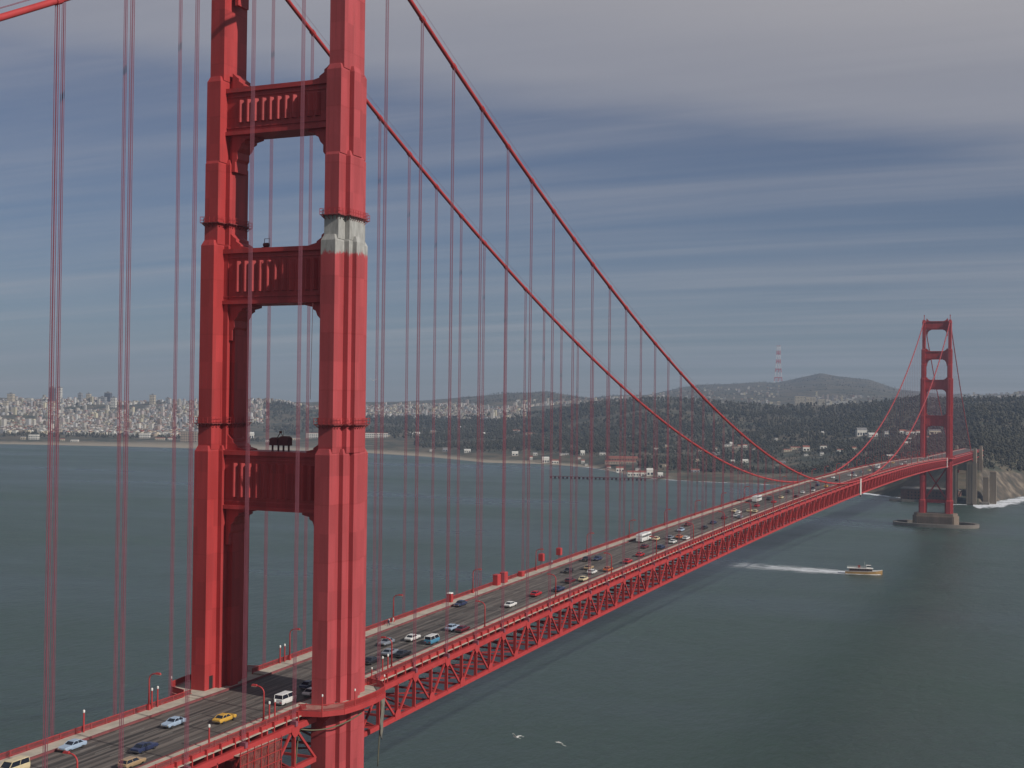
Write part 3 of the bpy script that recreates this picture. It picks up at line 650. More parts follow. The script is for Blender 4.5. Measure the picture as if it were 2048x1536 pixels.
for i in range(6):
    m = MB(); y = -6 + i * 2.0; m.beam((0.08, y, 60.5 + (i % 2) * 6), (0.08, y + 2, 67 + (i % 2) * 6), 0.06, 0.06); m.build('brace', M_STEEL, SC)
m_, t_, b_ = new_mat('scaffold_net'); b_.inputs['Base Color'].default_value = (0.20, 0.05, 0.04, 1); b_.inputs['Roughness'].default_value = 0.9
ck = N(t_, 'ShaderNodeTexNoise', i_Scale=1.4, i_Detail=5.0); t_.links.new(obj_coord(t_), ck.inputs[0]); t_.links.new(ramp(t_, ck.outputs[0], [(0.4, 0.35), (0.6, 0.9)]), b_.inputs['Alpha'])
m = MB(); m.box(-0.2, -0.16, -6.1, 6.1, 60, 73.0); m.build('netting', m_, SC)

# ------------------------------------------------------------------ lamps, posts, cabinets along the deck
def lamp_proto():
    E = thing('street_lamp', 'x', 'street lamp')
    m = MB(); m.frustum(-0.28, 0.28, -0.28, 0.28, 0, -0.2, 0.2, -0.2, 0.2, 1.0); m.build('base', M_STEEL, E)
    m = MB(); arm = [(0, 0, 1.0), (0, 0, 5.6)] + [(1.35 - 1.35 * math.cos(w), 0, 5.6 + 1.1 * math.sin(w)) for w in [i * math.pi / 12 for i in range(1, 6)]] + [(1.7, 0, 6.72)]
    m.tube(arm, [0.17, 0.13] + [0.12] * 5 + [0.11], 8); m.build('pole', M_STEEL, E, smooth=True)
    m = MB(); m.frustum(1.35, 2.6, -0.22, 0.22, 6.62, 1.55, 2.4, -0.14, 0.14, 6.95); h = m.build('lantern', M_STEEL, E)
    m = MB(); m.frustum(1.65, 2.45, -0.16, 0.16, 6.50, 1.5, 2.55, -0.19, 0.19, 6.618); m.build('glass', M_LAMP, h)
    return E
lp = lamp_proto(); first = True
ORD = ['first', 'second', 'third', 'fourth', 'fifth', 'sixth', 'seventh', 'eighth', 'ninth', 'tenth', 'eleventh', 'twelfth', 'thirteenth', 'fourteenth', 'fifteenth', 'sixteenth', 'seventeenth', 'eighteenth', 'nineteenth', 'twentieth', 'twenty-first', 'twenty-second', 'twenty-third', 'twenty-fourth', 'twenty-fifth', 'twenty-sixth', 'twenty-seventh', 'twenty-eighth']
for sx in (-1, 1):
    for k in range(-2, 28):
        y = 22.86 + 45.72 * k
        if y > L - 20: continue
        if y < -70 or (sx == -1 and y < -60): continue
        o = lp if first else copy_tree(lp); first = False
        o.location = (sx * 12.45, y, prof(y) + 1.5); o.rotation_euler[2] = math.pi if sx == 1 else 0.0
        side = 'near' if sx == 1 else 'far'
        if y < -60: lb = 'curved red street lamp on the near sidewalk, cut by the bottom left edge'
        elif y < 0: lb = 'curved red street lamp on the %s sidewalk, just left of the tower' % side
        elif y < 1270: lb = 'curved red street lamp on the %s sidewalk, %s beyond the near tower' % (side, ORD[k])
        else: lb = 'curved red street lamp on the %s sidewalk beside the distant tower' % side
        o['label'] = lb; o['category'] = 'street lamp'; o['group'] = 'street lamps on the %s sidewalk' % side
def post_proto():
    E = thing('marker_post', 'x', 'post')
    m = MB(); m.tube([(0, 0, 0), (0, 0, 3.3)], [0.16, 0.13], 8); m.build('post', M_STEEL, E)
    m = MB(); m.tube([(0, 0, 3.3), (0, 0, 3.42), (0, 0, 3.72), (0, 0, 3.82)], [0.13, 0.19, 0.19, 0.08], 8); m.build('white_cap', M_WHITE, E)
    return E
pp = post_proto(); first = True
for (x, y, dz, lab) in ((-12.5, -39.6, 0, 'white capped red post alone on the far sidewalk at left'), (-12.5, -22.0, 0, 'white capped red post beside the far lamp left of the tower, left one of two'), (-12.5, -20.4, 0, 'white capped red post beside the far lamp left of the tower, right one of two'),
        (-12.5, 19.3, 0, 'white capped red post seen between the tower legs, left one of two'), (-12.5, 21.0, 0, 'white capped red post seen between the tower legs, right one of two'),
        (12.5, -38.3, 0, 'white capped red post in front of the yellow car'), (12.5, -21.2, 0, 'white capped red post left of the white van, left one of two'), (12.5, -19.5, 0, 'white capped red post left of the white van, right one of two'),
        (12.5, 19.0, 0, 'white capped red post on the near sidewalk right of the nearer leg, nearer one'), (12.5, 21.2, 0, 'white capped red post on the near sidewalk right of the nearer leg, farther one'),
        (16.9, -10.9, 0, 'white capped red post on the lookout, leftmost in front of the nearer leg'), (20.0, -4.6, 0, 'white capped red post on the lookout in front of the nearer leg'), (19.4, 7.5, 0, 'white capped red post on the lookout just right of the nearer leg'), (14.0, 12.0, 0, 'white capped red post at the right end of the lookout'),
        (-16.9, -10.9, 0, 'white capped red post on the far lookout left of the farther leg'), (-19.9, 4.6, 0, 'white capped red post on the far lookout behind the farther leg')):
    o = pp if first else copy_tree(pp); first = False
    o.location = (x, y, prof(y) + 1.5); o['label'] = lab; o['group'] = 'white capped posts'
    if abs(x) > 13: o.scale = (0.8, 0.8, 0.85)
def cabinet(lab, x, y, z, w_, d_, h_, roof, cat='cabinet', grp=None, name='cabinet'):
    c = thing(name, lab, cat, (x, y, z), 0, grp)
    m = MB(); m.box(-w_ / 2, w_ / 2, -d_ / 2, d_ / 2, 0, h_); m.build('body', M_STEEL, c)
    m = MB(); m.frustum(-w_ / 2 - .08, w_ / 2 + .08, -d_ / 2 - .08, d_ / 2 + .08, h_, -w_ / 2 + .1, w_ / 2 - .1, -d_ / 2 + .1, d_ / 2 - .1, h_ + .25); m.build('roof', roof, c)
    m = MB(); m.box(w_ / 2 + 0.003, w_ / 2 + 0.05, -d_ * .3, d_ * .3, 0.15, h_ * .85); m.build('door', M_STEEL, c)
cabinet('red booth with white roof on the far sidewalk', -12.0, 99.0, prof(99) + 1.5, 1.3, 1.3, 2.3, M_WHITE)
cabinet('red cabinet on the far sidewalk, left one of the joined pair', -12.0, 129.5, prof(129.5) + 1.5, 1.5, 2.4, 2.9, M_STEEL)
cabinet('red cabinet on the far sidewalk, right one of the joined pair', -12.0, 134.5, prof(134.5) + 1.5, 1.5, 2.4, 2.9, M_STEEL)
cabinet('low red cabinet on the far sidewalk beyond the joined pair', -12.0, 147.5, prof(147.5) + 1.5, 1.3, 2.2, 1.3, M_STEEL)
for k, lab in ((11, 'square red box clamped on the hanger ropes above the far railing, left one'), (12, 'square red box clamped on the hanger ropes above the far railing, right one')):
    y = k * PAN; c = thing('rope_box', lab, 'box', (-CX, y, prof(y) + 3.4))
    m = MB(); m.box(-0.78, 0.78, -0.78, 0.78, 0, 2.2); m.build('shell', M_STEEL, c); m = MB(); m.frustum(-0.78, 0.78, -0.78, 0.78, 2.2, -0.5, 0.5, -0.5, 0.5, 2.4); m.build('lid', M_STEEL, c)
for y, lab in ((640.08, 'tall white panel fixed on the outside of the truss at midspan'), (1247.0, 'small white panel on the truss beside the distant tower')):
    c = thing('white_panel', lab, 'panel', (CX + 0.75, y, prof(y)))
    m = MB(); m.box(-0.25, 0.25, -1.5, 1.5, -8.6, 1.6); m.build('board', M_WHITE, c); m = MB(); m.box(-0.35, 0.35, -1.7, 1.7, 1.6, 1.8); m.build('cap', M_WHITE, c)
    m = MB(); m.box(-0.3, 0.3, -1.2, 1.2, -9.6, -8.6); m.build('lamp_box', M_DARKSTEEL, c)

# ------------------------------------------------------------------ vehicles
def car_paint(name, col):
    m, t, b = new_mat(name); n = noise(t, obj_coord(t), 1.5, 4)
    t.links.new(mixc(t, 1.0, col, ramp(t, n, [(0.3, 0.85), (0.7, 1.05)]), 'MULTIPLY'), b.inputs['Base Color'])
    b.inputs['Roughness'].default_value = 0.4; b.inputs['Coat Weight'].default_value = 0.25; b.inputs['Coat Roughness'].default_value = 0.15
    return m
PAINT = {n: car_paint('paint_' + n, c) for n, c in dict(white=(0.68, 0.67, 0.63), cream=(0.60, 0.50, 0.30), yellow=(0.62, 0.36, 0.06), red=(0.42, 0.015, 0.02), maroon=(0.12, 0.012, 0.02), navy=(0.025, 0.035, 0.085),
        black=(0.015, 0.015, 0.02), grey=(0.20, 0.22, 0.25), paleblue=(0.33, 0.42, 0.52), blue=(0.07, 0.24, 0.36), orange=(0.52, 0.12, 0.03), tan=(0.36, 0.25, 0.14)).items()}
M_TAIL = simple('tail_lens', (0.35, 0.01, 0.01), 0.3)
def ring(y, zb, zt, hw):
    return [(-hw * .92, y, zb), (hw * .92, y, zb), (hw, y, zb + .22 * (zt - zb) / .6), (hw, y, zt - .1), (hw * .9, y, zt), (-hw * .9, y, zt), (-hw, y, zt - .1), (-hw, y, zb + .22 * (zt - zb) / .6)]
def wheel_mesh():
    m = MB(); m.tube([(-0.11, 0, 0), (0.11, 0, 0)], 0.33, 14); m.tube([(-0.125, 0, 0), (0.125, 0, 0)], 0.17, 10, 1); return m.mesh('wheel', [M_TYRE, M_CHROME])
WHEEL = wheel_mesh()
def glass_cabin(y0, y1, Y0, Y1, z0, z1, hw, HW):
    g = MB(); g.frustum(-hw, hw, y0, y1, z0, -HW, HW, Y0, Y1, z1)
    r = MB(); r.frustum(-HW - .02, HW + .02, Y0 - .04, Y1 + .04, z1 - .02, -HW + .1, HW - .1, Y0 + .1, Y1 - .1, z1 + .07)
    ymb = (y0 + y1) / 2 - .05; ymt = (Y0 + Y1) / 2 - .05
    for s in (-1, 1):
        for (a, b) in ((y0, Y0), (y1, Y1), (ymb, ymt)): r.beam((s * (hw - .01), a, z0), (s * (HW + .0), b, z1), .07, .09)
    return g.mesh('windows', M_GLASS), r.mesh('roof', PAINT['white'])
SHAPES = {}
def shape(name, parts): SHAPES[name] = parts
b1 = MB(); b1.loft([ring(-2.5, .45, .80, .80), ring(-2.38, .3, .90, .90), ring(-1.5, .27, .95, .93), ring(0.9, .27, .95, .93), ring(2.25, .3, .86, .9), ring(2.46, .42, .76, .82)])
g1, r1 = glass_cabin(-1.75, .95, -1.15, .28, .93, 1.36, .84, .66)
bump = MB(); bump.box(-.88, .88, -.07, .07, 0, .16); BUMP = bump.mesh('bumper', M_CHROME)
hl = MB(); hl.tube([(0, 0, 0), (0, .05, 0)], .09, 8); HL = hl.mesh('headlight', M_LAMP)
tl = MB(); tl.box(-.22, .22, -.03, .03, -.07, .07); TL = tl.mesh('tail_light', M_TAIL)
shape('sedan', dict(body=b1.mesh('body', PAINT['white']), windows=g1, roof=r1, wb=1.45, tr=.78, L=2.46))
b2 = MB(); b2.loft([ring(-2.4, .45, .85, .80), ring(-2.3, .3, .95, .90), ring(-1.5, .27, .96, .91), ring(0.9, .27, .95, .92), ring(2.15, .3, .86, .9), ring(2.36, .42, .76, .82)])
g2, r2 = glass_cabin(-2.25, .9, -1.95, .25, .93, 1.40, .84, .68)
shape('estate', dict(body=b2.mesh('body', PAINT['white']), windows=g2, roof=r2, wb=1.4, tr=.76, L=2.36))
b3 = MB(); b3.loft([ring(-2.3, .4, 1.15, .84), ring(-2.22, .3, 1.2, .92), ring(1.95, .3, 1.18, .92), ring(2.3, .42, 1.02, .84)])
g3, r3 = glass_cabin(-2.2, 1.98, -2.08, 1.45, 1.17, 1.92, .88, .80)
shape('microbus', dict(body=b3.mesh('body', PAINT['white']), windows=g3, roof=r3, wb=1.25, tr=.72, L=2.3))
b4 = MB(); b4.loft([ring(-2.55, .4, 1.22, .90), ring(-2.45, .3, 1.28, .97), ring(1.5, .3, 1.28, .97), ring(2.45, .36, 1.0, .93), ring(2.55, .45, .85, .86)])
g4, r4 = glass_cabin(-2.42, 1.75, -2.32, 1.05, 1.26, 2.02, .93, .84)
shape('van', dict(body=b4.mesh('body', PAINT['white']), windows=g4, roof=r4, wb=1.5, tr=.8, L=2.55))
b5 = MB(); b5.loft([ring(-5.5, .5, 1.75, 1.15), ring(-5.35, .4, 1.8, 1.25), ring(5.3, .4, 1.8, 1.25), ring(5.5, .5, 1.7, 1.15)])
b5.frustum(-1.25, 1.25, -5.4, 5.35, 2.55, -1.05, 1.05, -5.2, 5.1, 3.1)
for y in (-5.3, -3.7, -2.1, -.5, 1.1, 2.7, 4.2, 5.22): b5.box(-1.235, 1.235, y - .12, y + .12, 1.78, 2.58)
g5 = MB(); g5.box(-1.2, 1.2, -5.33, 5.28, 1.78, 2.57)
shape('bus', dict(body=b5.mesh('body', PAINT['white']), windows=g5.mesh('windows', M_GLASS), roof=None, wb=3.6, tr=1.05, L=5.5))
def set_mat(o, m):
    for s in o.material_slots: s.link = 'OBJECT'; s.material = m
def vehicle(kind, col, x, y, lab, rcol=None, rz=None, grp=None, detail=True, cat='car'):
    sh = SHAPES[kind]; sc = 1.0
    name = {'sedan': 'car', 'estate': 'estate_car', 'microbus': 'camper_van', 'van': 'van', 'bus': 'bus'}[kind]
    E = thing(name, lab, cat, (x, y, prof(y) + 1.254), 0, grp)
    head = (0.0 if x > 0 else math.pi) if rz is None else rz
    E.rotation_euler = (math.atan((prof(y + 1) - prof(y - 1)) / 2) * (1 if head == 0 else -1), 0, head)
    b = link('body', sh['body'], E); set_mat(b, PAINT[col])
    link('windows', sh['windows'], E)
    if sh['roof']: r = link('roof', sh['roof'], E); set_mat(r, PAINT[rcol or col])
    if detail:
        wr = 1.0 if kind != 'bus' else 1.45
        for wx in (-1, 1):
            for wy in (-1, 1):
                w_ = link('wheel', WHEEL, E, (wx * sh['tr'], wy * sh['wb'], 0.33 * wr)); w_.scale = (wr, wr, wr)
            link('headlight', HL, E, (wx * .62, sh['L'] - .04, .66)); link('tail_light', TL, E, (wx * .55, -sh['L'] - .0, .68))
        for wy in (-1, 1):
            q = link('bumper', BUMP, E, (0, wy * (sh['L'] + .04), .42)); q.scale = (1.0 if kind != 'bus' else 1.3, 1, 1)
    return E
CARS = [  # kind, paint, x, y, label, roof paint
 ('sedan', 'paleblue', -7.6, -47.6, 'pale blue sedan at the far left, half behind a curved lamp'),
 ('sedan', 'navy', 3.6, -43.4, 'dark navy sedan near the bottom left corner of the road'),
 ('sedan', 'paleblue', -2.0, -29.0, 'pale blue sedan in mid road, left of the yellow one'),
 ('sedan', 'yellow', 4.2, -22.8, 'yellow sedan in front of the near tower'),
 ('van', 'cream', -6.4, -61.5, 'cream van roof cut by the bottom left edge'),
 ('estate', 'tan', 7.4, -50.9, 'tan estate car at the bottom edge by the near kerb'),
 ('van', 'white', 6.6, -7.2, 'white van with dark windows just left of the nearer leg'),
 ('sedan', 'navy', 4.0, 5.0, 'dark car in the tower shadow between the legs'),
 ('sedan', 'white', 7.6, 0.5, 'white car half hidden behind the nearer leg'),
 ('sedan', 'grey', -1.6, 45.8, 'grey blue sedan right of the nearer leg, left of the big white one'),
 ('sedan', 'white', 1.5, 52.6, 'bright white sedan beside the blue camper van'),
 ('microbus', 'blue', 7.2, 51.3, 'blue camper van with a white roof'),
 ('sedan', 'paleblue', 4.6, 67.0, 'pale grey blue car ahead of the blue camper van'),
 ('sedan', 'maroon', 7.6, 66.4, 'dark red car by the near railing ahead of the camper van'),
 ('sedan', 'grey', 4.2, 37.0, 'grey sedan behind the curved lamp right of the nearer leg'),
 ('sedan', 'black', 7.5, 36.8, 'black car by the near kerb below the grey sedan'),
 ('sedan', 'black', 4.6, 28.3, 'black car touching the right edge of the nearer leg'),
 ('sedan', 'navy', -7.5, 96.2, 'dark blue car by the far sidewalk near the white roofed booth'),
 ('sedan', 'white', 5.0, 100.8, 'white car with a long shadow, alone in the middle lanes'),
 ('sedan', 'red', 4.8, 118.8, 'bright red car left of a curved lamp'),
 ('sedan', 'navy', 7.6, 129.1, 'dark blue car by the near kerb beyond the bright red one'),
 ('estate', 'maroon', 5.2, 144.1, 'maroon estate car left of the cream one'),
 ('sedan', 'cream', 7.6, 148.9, 'cream car by the near kerb below the white one'),
 ('sedan', 'black', -6.2, 188.1, 'black car by the far sidewalk, left one of two'),
 ('sedan', 'navy', -3.2, 190.8, 'black car by the far sidewalk, right one of two'),
 ('sedan', 'black', -2.4, 161.9, 'small black car in the far lanes, alone'),
 ('sedan', 'tan', 1.2, 170.7, 'tan car just above the white one'),
 ('estate', 'white', 5.2, 162.9, 'white estate car above the cream one'),
 ('sedan', 'orange', 7.8, 170.1, 'orange car behind a lamp post by the near kerb'),
 ('bus', 'white', -5.0, 246.0, 'white bus in the far lanes, the largest and nearest bus'),
 ('sedan', 'cream', -1.6, 250.2, 'cream car beside the largest bus'),
 ('sedan', 'maroon', 1.4, 227.4, 'maroon car in front of the largest bus'),
 ('sedan', 'red', 6.6, 206.2, 'red car by the near side, farther one of two red ones below the bus'),
 ('sedan', 'red', 7.8, 189.5, 'red car by the near side, nearer one of two red ones below the bus'),
 ('estate', 'navy', 7.2, 228.1, 'dark blue car right of a lamp post below the bus'),
 ('sedan', 'white', 6.6, 244.8, 'white car right of the largest bus, left one of two'),
 ('estate', 'white', 8.0, 257.4, 'white car right of the largest bus, right one of two'),
 ('sedan', 'grey', 2.0, 256.7, 'grey car right of the largest bus'),
 ('sedan', 'orange', 4.6, 260.2, 'orange red car beyond the largest bus'),
 ('sedan', 'paleblue', -1.4, 282.6, 'pale grey car beyond the largest bus'),
 ('sedan', 'maroon', -4.4, 302.7, 'maroon car by the far sidewalk beyond the largest bus'),
 ('sedan', 'black', 4.8, 295.3, 'black car alone between the two buses, nearer one'),
 ('sedan', 'navy', 3.2, 315.1, 'dark car alone between the two buses, farther one'),
 ('bus', 'white', -4.6, 429.0, 'white bus in the far lanes, second from the viewer'),
]
for c in CARS:
    vehicle(c[0], c[1], c[2], c[3], c[4], 'white' if c[0] == 'microbus' else None, None, 'vehicles on the bridge', True, {'bus': 'bus', 'van': 'van', 'microbus': 'van'}.get(c[0], 'car'))
FAR = [('sedan', 'cream', -1.6, 369.8), ('sedan', 'white', 1.8, 364.0), ('sedan', 'white', 4.8, 348.3), ('estate', 'grey', 7.6, 343.3), ('sedan', 'cream', 4.6, 373.5), ('estate', 'cream', 7.6, 372.8), ('sedan', 'red', 2.0, 400.3), ('sedan', 'maroon', 2.2, 337.2),
       ('sedan', 'cream', 2.0, 455.2), ('sedan', 'red', 4.6, 426.0), ('sedan', 'black', -1.4, 441.0), ('sedan', 'white', 5.4, 495.5), ('sedan', 'maroon', 7.6, 466.4), ('sedan', 'black', -2.7, 494.1), ('sedan', 'white', 7.4, 514.6), ('sedan', 'yellow', 7.8, 552.7),
       ('sedan', 'white', -3.4, 641.7), ('sedan', 'white', 1.2, 679.0), ('estate', 'white', 5.4, 675.8), ('sedan', 'grey', 1.8, 726.2), ('sedan', 'cream', 2.2, 761.7), ('sedan', 'black', 7.2, 787.4), ('sedan', 'yellow', -3.0, 938.2), ('sedan', 'white', 7.6, 908.2),
       ('sedan', 'black', 4.5, 530.0), ('sedan', 'navy', 1.5, 560.0), ('sedan', 'grey', -4.5, 590.0), ('sedan', 'black', 4.5, 610.0), ('estate', 'navy', -1.5, 710.0), ('sedan', 'black', -4.5, 850.0), ('sedan', 'grey', 4.5, 850.0), ('sedan', 'white', 1.5, 985.0), ('sedan', 'black', -1.5, 1010.0), ('sedan', 'cream', 4.5, 1060.0), ('sedan', 'grey', -4.5, 1085.0), ('sedan', 'white', 1.5, 1130.0), ('sedan', 'black', 4.5, 1180.0), ('sedan', 'white', -1.5, 1205.0)]
WORDS = dict(paleblue='pale blue')
for i, (k, c, x, y) in enumerate(FAR):
    w_ = WORDS.get(c, c)
    lb = ('tiny %s car in the %s lanes, between the second bus and midspan' if y < 640 else 'tiny %s car in the %s lanes, beyond the low point of the cables') % (w_, 'near' if x > 0 else 'far')
    vehicle(k, c, x, y, lb, None, None, 'tiny %s cars in the %s lanes %s' % (w_, 'near' if x > 0 else 'far', 'before midspan' if y < 640 else 'past midspan'), False)
vehicle('bus', 'white', 1.4, 812.0, 'tiny white bus far along the deck, third from the viewer', None, None, 'vehicles on the bridge', False, 'bus')

# ------------------------------------------------------------------ people on the far sidewalk
def person(lab, x, y, top, legs, rz=0.0, stride=0.22):
    V = [(0, 0, .92), (0, 0, 1.15), (0, .01, 1.38), (0, .02, 1.52), (0, .03, 1.66), (0, .03, 1.74),
         (.10, 0, .88), (.11, stride * .6, .50), (.11, stride, .07), (.11, stride + .13, .04), (-.10, 0, .88), (-.11, -stride * .3, .50), (-.11, -stride, .08), (-.11, -stride + .13, .04),
         (.19, 0, 1.36), (.24, -.08, 1.10), (.24, .05, .87), (-.19, 0, 1.36), (-.24, .08, 1.10), (-.24, .16, .88)]
    Ed = [(0, 1), (1, 2), (2, 3), (3, 4), (4, 5), (0, 6), (6, 7), (7, 8), (8, 9), (0, 10), (10, 11), (11, 12), (12, 13), (2, 14), (14, 15), (15, 16), (2, 17), (17, 18), (18, 19)]
    rad = [.14, .13, .16, .06, .10, .07, .09, .065, .045, .04, .09, .065, .045, .04, .065, .05, .04, .065, .05, .04]
    me = bpy.data.meshes.new('person'); me.from_pydata(V, Ed, []); o = link('person', me, None, (x, y, prof(y) + 1.5), rz)
    md = o.modifiers.new('skin', 'SKIN'); sv = me.skin_vertices[0].data
    for i, r in enumerate(rad): sv[i].radius = (r, r * .85)
    sv[0].use_root = True; o.modifiers.new('sub', 'SUBSURF').levels = 1; o.modifiers['sub'].render_levels = 1
    m, t, b = new_mat('clothes'); tcn = N(t, 'ShaderNodeTexCoord'); sp = N(t, 'ShaderNodeSeparateXYZ'); t.links.new(tcn.outputs['Object'], sp.inputs[0])
    cc = mixc(t, math_n(t, 'GREATER_THAN', sp.outputs[2], 0.93), legs, top); cc = mixc(t, math_n(t, 'GREATER_THAN', sp.outputs[2], 1.53), cc, (0.40, 0.24, 0.17)); cc = mixc(t, math_n(t, 'GREATER_THAN', sp.outputs[2], 1.70), cc, (0.04, 0.025, 0.015))
    t.links.new(cc, b.inputs['Base Color']); b.inputs['Roughness'].default_value = 0.8; me.materials.append(m)
    tag(o, lab, 'person', 'people on the far sidewalk')
person('person in a white top walking on the far sidewalk by a lamp, left one', -11.5, 64.6, (0.65, 0.63, 0.6), (0.03, 0.03, 0.06), 2.9)
person('person in dark clothes walking on the far sidewalk by a lamp', -10.9, 63.4, (0.04, 0.05, 0.10), (0.05, 0.05, 0.07), 3.1)
person('person in pale clothes walking on the far sidewalk by a lamp, right one', -11.2, 66.2, (0.62, 0.60, 0.55), (0.50, 0.47, 0.40), 3.2)
person('person in pale blue standing at the far railing below the red boxes', -12.1, 172.5, (0.45, 0.52, 0.58), (0.08, 0.09, 0.14), 0.2, 0.06)

# ------------------------------------------------------------------ gulls
def gull(lab, loc, rz, up, bank=0.0, s=1.0):
    E = thing('gull', lab, 'bird', loc, 0, 'gulls in flight'); E.rotation_euler = (0, bank, rz); E.scale = (s, s, s)
    b = MB(); rr = []
    for y, r, dz in ((-.30, .02, .02), (-.18, .07, .01), (0, .10, 0), (.15, .09, .01), (.24, .055, .03), (.31, .05, .045), (.36, .03, .04), (.41, .008, .03)):
        rr.append([(r * math.cos(w), y, dz + r * .85 * math.sin(w)) for w in [i * math.pi / 4 for i in range(8)]])
    b.loft(rr); b.build('body', M_WHITE, E, smooth=True)
    for sx in (-1, 1):
        w_ = MB(); st = [(0.05, -.12, .16, .03), (.32, -.06, .17, .03 + .32 * up), (.55, -.10, .10, .03 + .45 * up), (.74, -.24, -.12, .03 + .38 * up)]
        rr = [[(sx * x, a, z - .008), (sx * x, c_, z - .012), (sx * x, c_, z + .004), (sx * x, (a + c_) / 2, z + .02), (sx * x, a, z + .004)] for x, a, c_, z in st]
        w_.loft(rr); w_.build('wing', M_WHITE, E)
    t_l = MB(); t_l.prism([(-.03, -.24), (.03, -.24), (.11, -.46), (-.11, -.46)], 'z', .005, .025); t_l.build('tail', M_WHITE, E)
gull('white gull flying low over the water, left one of the pair', (84.4, -78.4, 94.3), 1.2, 0.5, 0.35, 1.25)
gull('white gull flying low over the water, right one of the pair', (81.9, -58.6, 88.7), 1.0, -0.25, 0.45, 1.25)
gull('tiny white gull in the sky right of the nearer tower leg', (-7.5, 48.4, 136.5), 0.6, 0.6, 0.2, 1.1)

# ------------------------------------------------------------------ excursion boat and its wake
B = thing('excursion_boat', 'white and tan passenger boat trailing a wake on the right', 'boat', (-10, 822.6, 0), math.radians(10) - math.pi / 2)
def hull_ring(y, hw, z0, z1): return [(-hw * .6, y, z0), (hw * .6, y, z0), (hw, y, z0 + (z1 - z0) * .45), (hw * 1.03, y, z1), (-hw * 1.03, y, z1), (-hw, y, z0 + (z1 - z0) * .45)]
h = MB(); h.loft([hull_ring(-14, 2.9, -.8, 2.0), hull_ring(-8, 3.5, -.9, 2.0), hull_ring(3, 3.5, -.9, 2.2), hull_ring(9, 2.5, -.8, 2.7), hull_ring(12.5, 1.0, -.6, 3.2), hull_ring(14.2, .12, .3, 3.6)])
hu = h.build('hull', simple('boat_hull', (0.36, 0.21, 0.07), 0.5), B)
m = MB(); m.loft([hull_ring(y, w_, z0 - .0, z0 + .45) for y, w_, z0 in ((-14.03, 3.02, 1.9), (-8, 3.64, 1.9), (3, 3.64, 2.1), (9, 2.62, 2.6), (12.5, 1.08, 3.1), (14.25, .14, 3.5))]); m.build('gunwale', M_WHITE, hu)
m = MB(); m.loft([hull_ring(y, w_, -.1, .5) for y, w_ in ((-14.02, 2.98), (-8, 3.58), (3, 3.56), (9, 2.4), (12.6, .9))]); m.build('waterline_band', M_WHITE, hu)
m = MB(); m.box(-2.9, 2.9, -11, 6.5, 2.0, 4.6); cb = m.build('cabin', simple('boat_cabin', (0.10, 0.055, 0.04), 0.6), B)
for i in range(9):
    for sx in (-1, 1):
        g = MB(); g.box(sx * 2.9 - .04 if sx > 0 else -2.96, 2.96 if sx > 0 else -2.86, -10.3 + i * 1.85, -9.1 + i * 1.85, 3.1, 4.1); g.build('window', M_GLASS, cb)
m = MB(); m.box(-3.1, 3.1, -12.5, 7.2, 4.6, 4.85); m.build('upper_deck', M_WHITE, B)
m = MB(); m.frustum(-1.7, 1.7, 2.0, 5.6, 4.85, -1.5, 1.5, 2.2, 5.0, 7.0); ph = m.build('wheelhouse', M_WHITE, B)
g = MB(); g.frustum(-1.68, 1.68, 2.3, 5.42, 5.8, -1.58, 1.58, 2.3, 5.2, 6.6); g.build('windows', M_GLASS, ph)
m = MB(); m.box(-1.8, 1.8, 1.7, 5.6, 7.0, 7.2); m.build('wheelhouse_roof', M_WHITE, B)
m = MB(); m.tube([(0, 1.0, 4.85), (0, .4, 10.2)], [.12, .05], 6); m.tube([(-1.2, .6, 8.6), (1.2, .6, 8.6)], .05, 6); m.build('mast', M_WHITE, B)
m = MB(); m.frustum(-1.0, 1.0, -4.5, -2.3, 4.85, -.8, .8, -4.5, -2.6, 7.0); m.build('funnel', simple('funnel_red', (0.2, 0.03, 0.02)), B)
r = MB()
for sx in (-1, 1):
    for z in (5.4, 5.9): r.beam((sx * 3.0, -12.4, z), (sx * 3.0, 1.9, z), .06, .06)
    for i in range(12): r.box(sx * 3.0 - .04, sx * 3.0 + .04, -12.3 + i * 1.28, -12.22 + i * 1.28, 4.85, 5.95)
r.build('railing', M_WHITE, B)
def foam_sheet(name, pts, mat, lab, z=0.05):
    """pts: list of (centre, normal, halfwidth, strength)"""
    mb = MB(); n = 9; vs = []; fa = []
    for c, nn, hw, s in pts:
        for k in range(n):
            u = k / (n - 1) * 2 - 1; vs.append((c[0] + nn[0] * hw * u, c[1] + nn[1] * hw * u, z + 0.10 * s * (1 - abs(u)) + random.uniform(0, .05))); fa.append(max(0.0, s * (1 - abs(u) ** 2.5)))
    fs = [(i * n + k, i * n + k + 1, (i + 1) * n + k + 1, (i + 1) * n + k) for i in range(len(pts) - 1) for k in range(n - 1)]
    mb.add(vs, fs); o = mb.build(name, mat, smooth=True)
    at = o.data.attributes.new('foam', 'FLOAT', 'POINT'); at.data.foreach_set('value', fa)
    tag(o, kind='stuff'); return o
pts = []
for i in range(40):
    t = i / 39; x = 2 - 185 * t; y = 824.6 + 0.02 * (-x) + 11 * t * t; pts.append(((x, y), (0.05, 1.0), 4.5 + 34 * t ** .75, (1.15 - 1.0 * t ** 1.1) * (0.9 if x > -24 else 1.0)))
foam_sheet('wake', pts, M_WAKE, '')
for sg in (-1, 1):                                              # diverging arms thrown off the bow
    pts = []
    for i in range(30):
        t = i / 29; x = 3 - 105 * t; pts.append(((x, 824.9 + 0.02 * (-x) + sg * (1.5 + 30 * t)), (0.3 * sg, 1.0), 1.6 + 2.5 * t, 0.95 * (1 - t) ** .8))
    foam_sheet('wake', pts, M_WAKE, '', 0.07)
